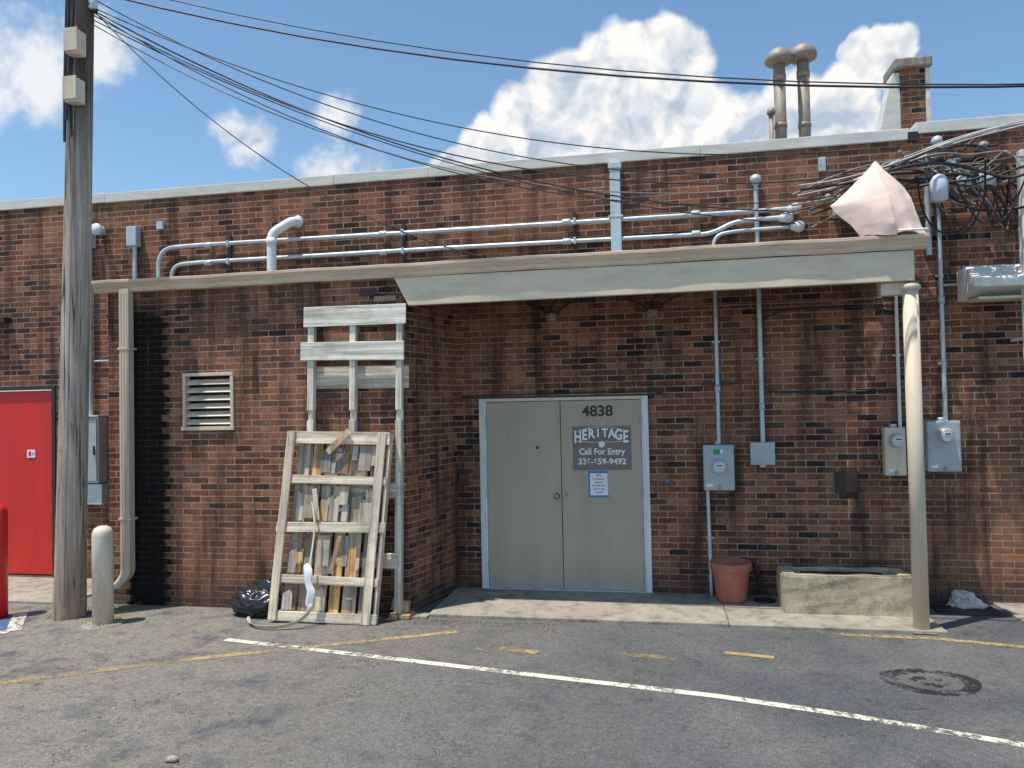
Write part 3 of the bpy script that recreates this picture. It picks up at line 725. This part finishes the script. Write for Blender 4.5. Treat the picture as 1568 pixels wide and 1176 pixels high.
for i in range(8):
    x=random.uniform(2.6,3.3); T.append(tube('hanging_%d'%i,[rp(x,4.35,.05,.1),rp(x+.1,3.9,.1,.1),rp(x+.25,3.55,.15,.1),rp(x+.4,3.8,.1,.1),rp(x+.5,4.2,.1,.1)],.009,random.choice([M_wire,M_wire,M_wireb]),True,res=2))
for (x,y_,z,s) in ((2.95,-.45,4.12,1.2),(3.12,-.5,4.12,1.3),(2.82,-.2,4.62,.9),(3.2,-.3,4.5,.9),(2.9,-.3,4.35,.8),(2.2,-.35,4.0,.9),(1.75,-.3,4.1,.7)):
    o=weatherhead('insulator',x,y_,z,s,random.choice([M_cer,M_galv,M_wireg])); o.rotation_euler=(random.uniform(-.6,.6),random.uniform(-.9,.9),0); T.append(o)
T.append(lathe('splice_can',[(.03,0),(.075,.02),(.08,.2),(.05,.25),(.02,.27)],(2.70,-.55,3.93),M_cer,'z',20))
for i in range(4):
    x=2.55+.22*i; T.append(lathe('spool',[(.02,0),(.05,.015),(.05,.03),(.03,.05),(.05,.07),(.05,.085),(.02,.1)],(x,-.18,4.40+.03*(i%2)),random.choice([M_wireb,M_wireg]),'z',14))
T.append(box('wall_box_a',1.85,2.0,-.2,-.003,3.95,4.15,M_galv,.01)); T.append(box('wall_box_b',1.72,1.79,-.06,-.003,4.45,4.6,M_galv,.008))
T.append(tube('mast_a',[(2.74,-.1,3.5),(2.74,-.1,4.45)],.028,M_galv)); T.append(tube('mast_b',[(2.45,-.1,3.5),(2.45,-.1,4.35)],.022,M_galv))
T.append(box('crossarm',2.4,3.7,-.16,-.11,4.42,4.45,M_dark,.004))
group('service_cable_bundle', T, (2.8,-.3,4.2))

# ------------------------------------------------------------------ pink sheet tented over the canopy edge
rows=[ # z, then (x,y) of: left edge, mid-left, ridge, lip right of ridge, mid-right, right edge, back right, back left
 (3.535,[(1.87,-1.05),(1.97,-1.13),(2.13,-1.17),(2.15,-1.14),(2.27,-1.17),(2.41,-1.08),(2.30,-.75),(1.98,-.72)]),
 (3.64, [(1.79,-1.02),(1.93,-1.12),(2.12,-1.20),(2.135,-1.15),(2.25,-1.14),(2.37,-1.05),(2.27,-.76),(1.93,-.72)]),
 (3.76, [(1.69,-.98),(1.88,-1.10),(2.10,-1.19),(2.115,-1.14),(2.21,-1.13),(2.335,-1.03),(2.24,-.78),(1.86,-.74)]),
 (3.86, [(1.62,-.96),(1.84,-1.08),(2.08,-1.16),(2.09,-1.12),(2.19,-1.10),(2.31,-1.02),(2.21,-.80),(1.84,-.76)]),
 (3.97, [(1.74,-.96),(1.89,-1.06),(2.055,-1.12),(2.07,-1.09),(2.16,-1.07),(2.255,-1.0),(2.17,-.83),(1.88,-.80)]),
 (4.09, [(1.87,-.96),(1.95,-1.02),(2.04,-1.06),(2.05,-1.045),(2.10,-1.03),(2.17,-.98),(2.12,-.87),(1.94,-.85)]),
 (4.19, [(1.97,-.96),(2.0,-.985),(2.03,-1.0),(2.035,-.99),(2.06,-.985),(2.09,-.96),(2.07,-.91),(1.99,-.91)]),
 (4.245,[(2.02,-.955),(2.025,-.96),(2.03,-.965),(2.033,-.963),(2.037,-.96),(2.042,-.955),(2.04,-.95),(2.022,-.95)])]
bm=bmesh.new(); rings=[]
for z,pp in rows: rings.append([bm.verts.new((x,y_,z+.012*math.sin(i*2.1+z*9))) for i,(x,y_) in enumerate(pp)])
m_=len(rows[0][1])
for a,b_ in zip(rings[:-1],rings[1:]):
    for i in range(m_):
        j=(i+1)%m_; bm.faces.new((a[i],a[j],b_[j],b_[i]))
bm.faces.new(rings[-1])
bmesh.ops.subdivide_edges(bm,edges=bm.edges[:],cuts=4,use_grid_fill=True)
bmesh.ops.recalc_face_normals(bm, faces=bm.faces[:])
for v in bm.verts:
    c=v.co; k=min(1,(4.25-c.z)*3)
    d=mnoise.noise_vector(Vector((c.x*9,c.y*9,c.z*3.2)))*.016*k+mnoise.noise_vector(c*22)*.004*k
    v.co+=d
o=mesh_obj('sheet',bm,M_pink,True)
md=o.modifiers.new('crisp','EDGE_SPLIT'); md.split_angle=R(28)
o3=tube('hem_tape',[(2.14,-1.17,3.555),(2.24,-1.185,3.55),(2.33,-1.15,3.56),(2.41,-1.09,3.57)],.010,M_letter,True)
group('plastic_tarp', [o,o3], (2.0,-1.0,3.54))

# ------------------------------------------------------------------ pallets
M_w1=wood_mat('weathered_wood_v',[(.72,.61,.45),(.82,.69,.51),(.60,.54,.45),(.84,.67,.45)],'z',grey_=.35)
M_w1h=wood_mat('weathered_wood_h',[(.74,.64,.49),(.84,.72,.54),(.64,.58,.48)],'x',grey_=.35)
M_w2=wood_mat('stained_wood_v',[(.80,.43,.14),(.24,.25,.27),(.58,.51,.41),(.82,.51,.20),(.24,.29,.36),(.66,.55,.40),(.34,.30,.25),(.80,.65,.44)],'z',grey_=.55)
M_ww=wood_mat('whitewashed_wood_h',[(.84,.79,.67),(.88,.83,.72)],'x',grey_=.25)
M_wwv=wood_mat('whitewashed_wood_v',[(.78,.71,.59),(.84,.78,.66)],'z',grey_=.3)
M_lum=wood_mat('lumber',[(.58,.33,.15),(.65,.44,.25)],'y')
def board(name,x0,x1,y0,y1,z0,z1,mat,M,bev=.003,jit=.004,shear=0.0,broken=0.0,tilt=0.0):
    bm=bmesh.new(); add_box(bm,x0,x1,y0,y1,z0,z1)
    if broken:
        bmesh.ops.subdivide_edges(bm,edges=[e for e in bm.edges if abs(e.verts[0].co.x-e.verts[1].co.x)>.01],cuts=4)
        for v in bm.verts:
            if v.co.z>z1-.001:
                q=random.Random(int(v.co.x*1000)); v.co.z-=q.uniform(0,broken)
    else:
        bmesh.ops.bevel(bm,geom=bm.edges[:],offset=bev,segments=1,affect='EDGES')
    a=random.uniform(-jit,jit); zc=(z0+z1)/2; xc=(x0+x1)/2
    for v in bm.verts:
        v.co.x+=random.uniform(-jit,jit)*.5; v.co.z+=random.uniform(-jit,jit)*.6+a*(v.co.x-x0)*1.5
        if tilt:
            dx,dz=v.co.x-xc,v.co.z-zc; v.co.x=xc+dx*math.cos(tilt)+dz*math.sin(tilt); v.co.z=zc-dx*math.sin(tilt)+dz*math.cos(tilt)
        v.co.x+=shear*v.co.z
    o=mesh_obj(name,bm,mat); o.matrix_world=M; return o
Lh=1.88; Wd=1.10; SH=.045
ang=math.atan2(.25,1.85)
Mp=Matrix.Translation((-3.84,-1.36,-.03)) @ Matrix.Rotation(R(1.0),4,'Z') @ Matrix.Rotation(-ang,4,'X') @ Matrix.Rotation(R(1.0),4,'Y')
P=[]; lv=[(0,.09),(.37,.45),(.87,.96),(1.36,1.44),(1.76,1.88)]
for i,(a,b_) in enumerate(lv):
    P.append(board('deck_board_%d'%i,random.uniform(-.02,.02),Wd+random.uniform(-.03,.03),-.105,-.09,a,b_,M_w1h,Mp,shear=SH,jit=.012,tilt=random.uniform(-.012,.012)))
    P.append(board('stringer_%d'%i,.02,Wd-.02,-.089,-.022,a+.02,a+.06,M_w1h,Mp,shear=SH))
P.append(board('side_board_l',.0,.085,-.122,-.106,.01,Lh,M_w1,Mp,shear=SH,jit=.008)); P.append(board('side_board_r',Wd-.13,Wd-.045,-.122,-.106,.0,Lh-.01,M_w1,Mp,shear=SH,jit=.008))
P.append(board('edge_board_r',Wd-.03,Wd+.0,-.089,-.0,.0,Lh-.02,M_w1,Mp,shear=SH))
x=.10; i=0
for w in (.13,.10,.15,.11,.14,.12):
    z1=Lh-random.choice([0,.01,.02]); z0=random.choice([.02,.0,.03])
    if i in (1,4):
        P.append(board('back_board_%d'%i,x,x+w,-.021,-.003,z0,.9 if i==1 else 1.25,M_w2,Mp,shear=SH,broken=.12))
        P.append(board('back_board_%d_upper'%i,x,x+w,-.021,-.003,1.15 if i==1 else 1.38,z1,M_w2,Mp,shear=SH))
    else: P.append(board('back_board_%d'%i,x,x+w,-.021,-.003,z0,z1,M_w2,Mp,shear=SH))
    x+=w+.032; i+=1
random.seed(5)
for i in range(30):
    xx=random.uniform(.1,.88); r0,r1=random.choice([(.10,.36),(.46,.85),(.97,1.34),(1.45,1.75)]); hh=(r1-r0)*random.uniform(.45,.95)
    zb=r0+.01+random.choice([0,(r1-r0-.02)-hh])
    P.append(board('splinter_board_%d'%i,xx,xx+random.uniform(.05,.14),-.0225-.0022*(i+1)+.0004,-.0225-.0022*i,zb,zb+hh,random.choice([M_w2,M_w1,M_w2]),Mp,.001,shear=SH,broken=.06 if zb<r0+.02 else 0,tilt=random.uniform(-.03,.03)))
P.append(board('torn_slat_a',.53,.60,-.140,-.126,1.62,1.92,M_w2,Mp,shear=SH,tilt=.75,jit=.01))
P.append(board('torn_slat_b',.36,.41,-.118,-.107,.98,1.30,M_w1,Mp,shear=SH,tilt=-.22,jit=.01))
P.append(board('torn_slat_c',.62,.66,-.120,-.108,.50,.84,M_w2,Mp,shear=SH,tilt=.15,jit=.01))
group('wooden_pallet',P,(-3.3,-1.3,0))
def ribbon(name,pts,w,mat,thick=.002,dirv=(0,0,1)):
    bm=bmesh.new(); prev=None
    for i,p in enumerate(pts):
        p=Vector(p); d=(Vector(pts[min(i+1,len(pts)-1)])-Vector(pts[max(i-1,0)])).normalized()
        s_=d.cross(Vector(dirv)).normalized()*w/2*(1+.25*math.sin(i*2.3))
        a=bm.verts.new(p+s_); b_=bm.verts.new(p-s_)
        if prev: bm.faces.new((prev[0],prev[1],b_,a))
        prev=(a,b_)
    o=mesh_obj(name,bm,mat,True); q=o.modifiers.new('d','SUBSURF'); q.levels=q.render_levels=2; s=o.modifiers.new('s','SOLIDIFY'); s.thickness=thick; return o
P=[]
P.append(ribbon('hanging_strip',[(-3.42,-1.34,1.15),(-3.36,-1.38,.95),(-3.38,-1.41,.7),(-3.40,-1.47,.5),(-3.37,-1.50,.32),(-3.40,-1.50,.20)],.02,M_strap,dirv=(0,1,0)))
P.append(ribbon('torn_wrap',[(-3.42,-1.49,.56),(-3.36,-1.53,.48),(-3.39,-1.52,.36),(-3.32,-1.54,.30),(-3.38,-1.52,.18),(-3.36,-1.52,.12)],.085,M_paper,dirv=(0,1,0)))
P.append(ribbon('ground_loop',[(-4.02,-1.50,.03),(-3.97,-1.60,-.01),(-3.80,-1.70,-.012),(-3.60,-1.70,-.008),(-3.42,-1.62,.03),(-3.36,-1.56,.10),(-3.34,-1.52,.18)],.05,M_strap,dirv=(0,.7,.7)))
group('packing_strap',P,(-3.5,-1.5,0))
ang2=math.atan2(.10,3.1)
Mq=Matrix.Translation((-3.63,-1.10,-.03)) @ Matrix.Rotation(-ang2,4,'X') @ Matrix.Rotation(R(.6),4,'Y')
P=[]
for i,x in enumerate((.04,.50,1.00)):
    for j,(z0,z1,dy) in enumerate(((0,1.45,0),(1.451,1.98,.0),(2.08,3.14,0))):
        P.append(board('runner_%d_%d'%(i,j),x,x+.065,-.075,.0,z0,z1,M_wwv,Mq,jit=.006))
    P.append(board('runner_neck_%d'%i,x+.002,x+.063,-.045,.0,1.97,2.09,M_wwv,Mq))
for i,(a,b_,yy,mt) in enumerate(((2.95,3.15,-.095,M_ww),(2.60,2.79,-.095,M_ww),(2.31,2.54,.001,M_w1h),(1.2,1.35,-.095,M_w1h),(.5,.65,-.095,M_w1h))):
    x0=.0 if i!=1 else -.03
    P.append(board('cross_board_%d'%i,x0,(1.11 if i<3 else 1.03)-(.02 if i==1 else 0),yy,yy+.018,a,b_,mt,Mq,jit=.008))
group('wooden_pallet',P,(-3.1,-1.1,0))
P=[board('scrap_a',-2.66,-2.58,-1.25,-1.02,-.03,.02,M_lum,Matrix()), board('scrap_b',-2.57,-2.46,-1.22,-1.03,-.03,.012,M_lum,Matrix()), board('scrap_c',-2.68,-2.50,-1.12,-1.06,.022,.13,M_lum,Matrix(),tilt=.15)]
group('wood_scraps',P,(-2.6,-1.15,0))

def blob(name,c,sz,mat,seed=0,amp=.18,sub=4,freq=3.0):
    bm=bmesh.new(); bmesh.ops.create_icosphere(bm,subdivisions=sub,radius=1)
    for v in bm.verts:
        d=v.co.normalized(); p=d*freq+Vector((seed,seed*2,seed*3))
        q=mnoise.noise(p*.6)*.8 + (1-abs(mnoise.noise(p*1.6))*2)*.4 + (1-abs(mnoise.noise(p*3.3))*2)*.22
        s=1+amp*q
        v.co=Vector((d.x*sz[0]*s,d.y*sz[1]*s,d.z*sz[2]*s))+Vector(c)
        if v.co.z<-.03: v.co.z=-.03
    return mesh_obj(name,bm,mat,True)
M_bag=simple('black_bag_plastic',(.022,.026,.034),.25,0,.2,6,.8,14)
group('trash_bag',[blob('bag',(-4.10,-1.22,.09),(.23,.15,.15),M_bag,3,.34,5,1.8), blob('gathered_neck',(-3.98,-1.18,.22),(.11,.06,.09),M_bag,8,.5,4,2.2)],(-4.10,-1.22,0))
P=[lathe('pot',[(.145,0),(.15,.01),(.185,.30),(.188,.31),(.205,.315),(.21,.39),(.205,.40),(.19,.40),(.178,.33),(.17,.33)],(.70,-.23,0),M_terra,'z',40), lathe('soil',[(.17,0),(.1,.015),(.002,.02)],(.70,-.23,.32),M_soil,'z',24)]
group('flower_pot',P,(.7,-.23,0))
P=[lathe('drain_ring',[(.11,0),(.11,.012),(.09,.014),(.085,.004),(.002,.004)],(1.03,-.22,.001),M_dark,'z',28), tube('hose_stub',[(.93,-.1,.36),(.97,-.12,.36),(.99,-.12,.22),(1.01,-.13,.06)],.02,M_black,True)]
group('floor_drain',P,(1.03,-.2,0))
bm=bmesh.new()
x0,x1,y0,y1,h=1.15,2.33,-.66,-.24,.37; t=.09
O=[(x0,y0),(x1,y0),(x1,y1),(x0,y1)]; I=[(x0+t+.04,y0+t),(x1-t-.03,y0+t),(x1-t-.03,y1-t),(x0+t+.04,y1-t)]
ob=[bm.verts.new((*p,.0)) for p in O]; ot=[bm.verts.new((*p,h+random.uniform(-.008,.008))) for p in O]
it=[bm.verts.new((*p,h)) for p in I]; ib=[bm.verts.new((*p,.10)) for p in I]
for i in range(4):
    j=(i+1)%4
    bm.faces.new((ob[i],ob[j],ot[j],ot[i])); bm.faces.new((ot[i],ot[j],it[j],it[i])); bm.faces.new((it[i],it[j],ib[j],ib[i]))
bm.faces.new(ib)
bmesh.ops.recalc_face_normals(bm, faces=bm.faces[:])
bmesh.ops.bevel(bm,geom=[e for e in bm.edges],offset=.014,segments=2,affect='EDGES')
bmesh.ops.subdivide_edges(bm,edges=bm.edges[:],cuts=5,use_grid_fill=True)
for v in bm.verts:
    d=mnoise.noise_vector(v.co*7)*.012+mnoise.noise_vector(v.co*25)*.005
    v.co+=Vector((d.x,d.y,d.z*(1 if v.co.z>.02 else 0)))
P=[mesh_obj('trough_body',bm,M_trough), box('trough_soil',x0+.12,x1-.11,y0+.08,y1-.08,.10,.24,M_soil), tube('tube_inside',[(1.35,-.45,.33),(1.7,-.45,.335),(2.1,-.44,.33)],.03,M_black)]
group('concrete_planter',P,(1.74,-.45,0))
P=[lathe('post',[(.098,0),(.098,.88),(.093,.92),(.075,.955),(.04,.975),(.002,.98)],(-5.48,-1.72,-.035),M_boll,'z',32), lathe('footing',[(.2,-.02),(.19,.012),(.1,.02)],(-5.48,-1.72,-.035),M_conc,'z',20)]
group('bollard',P,(-5.48,-1.72,0))
P=[lathe('sleeve',[(.115,0),(.115,1.06),(.11,1.12),(.085,1.16),(.04,1.19),(.002,1.195)],(-6.80,-1.66,-.035),M_redb,'z',32)]
group('bollard',P,(-6.80,-1.66,0))
group('white_rag',[blob('rag',(2.93,-.13,.03),(.11,.08,.075),M_cloth,5,.75,4,2.4), blob('rag_fold',(3.0,-.16,.0),(.08,.06,.04),M_cloth,9,.7,3,2.2)],(2.93,-.13,0))
group('dark_ground_patch',[box('mat',2.62,3.2,-.42,-.06,-.034,-.024,M_dark,.003)],(2.9,-.2,0))  # thin flat dark patch on the ground under the rag
random.seed(11)
bm=bmesh.new()
def litter(x,y_,z,s):
    a=random.uniform(0,6.28)
    pts=[(math.cos(a+q)*s*k,math.sin(a+q)*s*k) for q,k in ((0,1),(1.6,.45),(3.1,.9),(4.7,.45))]
    bm.faces.new([bm.verts.new((x+p[0],y_+p[1],z+.003)) for p in pts])
for i in range(1300):
    k=random.random()
    if k<.38: x=random.uniform(-2.7,-1.0); y_=-1.16-abs(random.gauss(0,.13)); z=-.034
    elif k<.58: x=random.uniform(-6.3,-2.6); y_=-1.03-abs(random.gauss(0,.13)); z=-.034
    elif k<.7: x=random.uniform(-1.4,2.3); y_=-1.14-abs(random.gauss(0,.06)); z=-.034
    elif k<.85: x=random.uniform(-2.2,2.3); y_=-.03-abs(random.gauss(0,.06)); z=.001
    else: x=random.uniform(-6,3); y_=random.uniform(-4.5,-1.3); z=-.034
    litter(x,y_,z,random.uniform(.004,.016))
mesh_obj('leaf_litter',bm,M_leaf)
bm=bmesh.new()
for i in range(300):
    a=random.uniform(0,6.28); c=random.choice([(-6.05,-1.5,.17),(-5.48,-1.72,.13),(-5.7,-1.1,.12),(-2.6,-1.12,.1)])
    x=c[0]+math.cos(a)*c[2]*random.uniform(.95,1.3); y_=c[1]+math.sin(a)*c[2]*random.uniform(.95,1.3); h=random.uniform(.02,.07); dx=random.uniform(-.03,.03)
    bm.faces.new([bm.verts.new(v) for v in ((x-.003,y_,-.035),(x+.003,y_,-.035),(x+dx,y_+random.uniform(-.02,.02),-.035+h))])
M_grass=simple('weed_grass',(.14,.13,.05),.8,0,.3,9,0)
mesh_obj('weeds',bm,M_grass)
group('stone_chip',[blob('chip',(-2.93,-4.28,-.02),(.035,.025,.018),M_conc,4,.4,2,1.5)],(-2.93,-4.28,-.03))

# ------------------------------------------------------------------ world / sky
sd=Vector((.25,.195,-1)).normalized()
w=bpy.data.worlds.new('World'); sc.world=w; w.use_nodes=True
nt=NT(w.node_tree); bg=w.node_tree.nodes['Background']
sky=nt.n('ShaderNodeTexSky',sky_type='NISHITA'); sky.sun_disc=False
sky.sun_elevation=math.asin(-sd.z); sky.sun_rotation=math.atan2(-sd.x,-sd.y)%(2*math.pi)
sky.air_density=1.0; sky.dust_density=.6; sky.ozone_density=1.2; sky.altitude=200
tc=nt.n('ShaderNodeTexCoord').outputs['Generated']
dirv=nt.vmath('NORMALIZE',tc)
def dvec(az,el):
    az,el=R(az),R(el); return (math.sin(az)*math.cos(el),math.cos(az)*math.cos(el),math.sin(el))
nz1=nt.vmath('SCALE',nt.vmath('SUBTRACT',nt.noise(dirv,12,2,.5,color=True),(.5,.5,.5)),scale=.055)
nz2=nt.vmath('SCALE',nt.vmath('SUBTRACT',nt.noise(dirv,38,3,.5,color=True),(.5,.5,.5)),scale=.022)
dd=nt.vmath('ADD',nt.vmath('ADD',dirv,nz1),nz2)
blobs=[(-2.2,23.6,3.4),(-5.1,22.0,3.6),(1.4,23.6,3.0),(-8.5,19.6,3.4),(-12,17.8,2.8),(-2.7,19.0,5.0),(2.5,19.6,3.2),(6.6,18.4,3.0),(10.1,19.2,3.2),(13.1,19.6,2.8),(16.6,22.0,1.8),(14.6,22.2,1.5),(3.4,16.8,5.0),(8.8,16.0,4.6),(-15,16.8,2.0),(-8,16.0,5),(14,16,4),
 (60,25,8),(100,18,7)]
wisps=[(-29.7,18.8,2.5),(-31.5,19.5,1.8),(-23.6,20.6,2.0),(-23.6,16.9,2.6),(-20.8,16.0,2.2),(-43,21.2,4.0),(-39.4,23.0,3.2),(-46.5,20.0,3.8),(36,20,5)]
def field(vec,bl):
    acc=None
    for az,el,rr in bl:
        d=nt.vmath('DISTANCE',vec,dvec(az,el))
        v=nt.math('MULTIPLY_ADD',d,-1.0/R(rr),1.0)
        acc=v if acc is None else nt.math('MAXIMUM',acc,v)
    return acc
F=field(dd,blobs)
wn=nt.noise(dirv,26,5,.62)
F2=nt.math('MULTIPLY_ADD',nt.math('SUBTRACT',wn,.5),1.3,field(nt.vmath('ADD',dirv,nz1),wisps))
mask=nt.math('MAXIMUM',nt.ramp(F,-.06,.18,0,1,True),nt.ramp(F2,.05,.75,0,.85,True))
def relief(sc_,off,det):
    a=nt.noise(dd,sc_,det,.5); b_=nt.noise(nt.vmath('ADD',dd,off),sc_,det,.5); return nt.math('SUBTRACT',a,b_)
rl=nt.math('MULTIPLY_ADD',relief(15,(-.014,0,.022),2),-3.2,nt.math('MULTIPLY',relief(40,(-.005,0,.009),2),-1.5))
edge=nt.ramp(F,.05,.7,.95,.36)
sepw=nt.n('ShaderNodeSeparateXYZ'); nt.l(dirv,sepw.inputs[0])
hgt=nt.ramp(sepw.outputs[2],.26,.42,-.12,.25)
lum=nt.math('ADD',nt.math('ADD',edge,rl),hgt,clamp=True)
ccol=nt.mix(lum,(3.7,4.5,5.5),(7.8,7.7,7.5))
skc=nt.mix(1.0,sky.outputs[0],(1.12,1.30,1.32),'MULTIPLY')
final=nt.mix(mask,skc,ccol)
nt.l(final,bg.inputs[0]); bg.inputs[1].default_value=.128
try:
    w.cycles.sampling_method='MANUAL'; w.cycles.sample_map_resolution=512
except Exception: pass

sun=bpy.data.lights.new('sun','SUN'); sun.energy=5.0; sun.angle=R(.53); sun.color=(1,.93,.81)
so=link(bpy.data.objects.new('sun',sun)); so.rotation_euler=sd.to_track_quat('-Z','Y').to_euler(); so.location=(-3,-4,12)

# ------------------------------------------------------------------ camera
cam=bpy.data.cameras.new('camera'); co=link(bpy.data.objects.new('camera',cam)); sc.camera=co
yaw,pitch,roll=-.1888,.0256,-.0200
cy,sy=math.cos(yaw),math.sin(yaw)
f=Vector((sy*math.cos(pitch),cy*math.cos(pitch),math.sin(pitch))); r0=Vector((cy,-sy,0)); u0=r0.cross(f)
r2=r0*math.cos(roll)+u0*math.sin(roll); u2=-r0*math.sin(roll)+u0*math.cos(roll)
co.matrix_world=Matrix(((r2.x,u2.x,-f.x,0),(r2.y,u2.y,-f.y,-8.4469),(r2.z,u2.z,-f.z,2.0819),(0,0,0,1)))
cam.sensor_width=36; cam.lens=36*1164.93/1568; cam.clip_end=1000; cam.clip_start=.05
sc.view_settings.view_transform='Standard'; sc.view_settings.look='None'; sc.view_settings.exposure=0
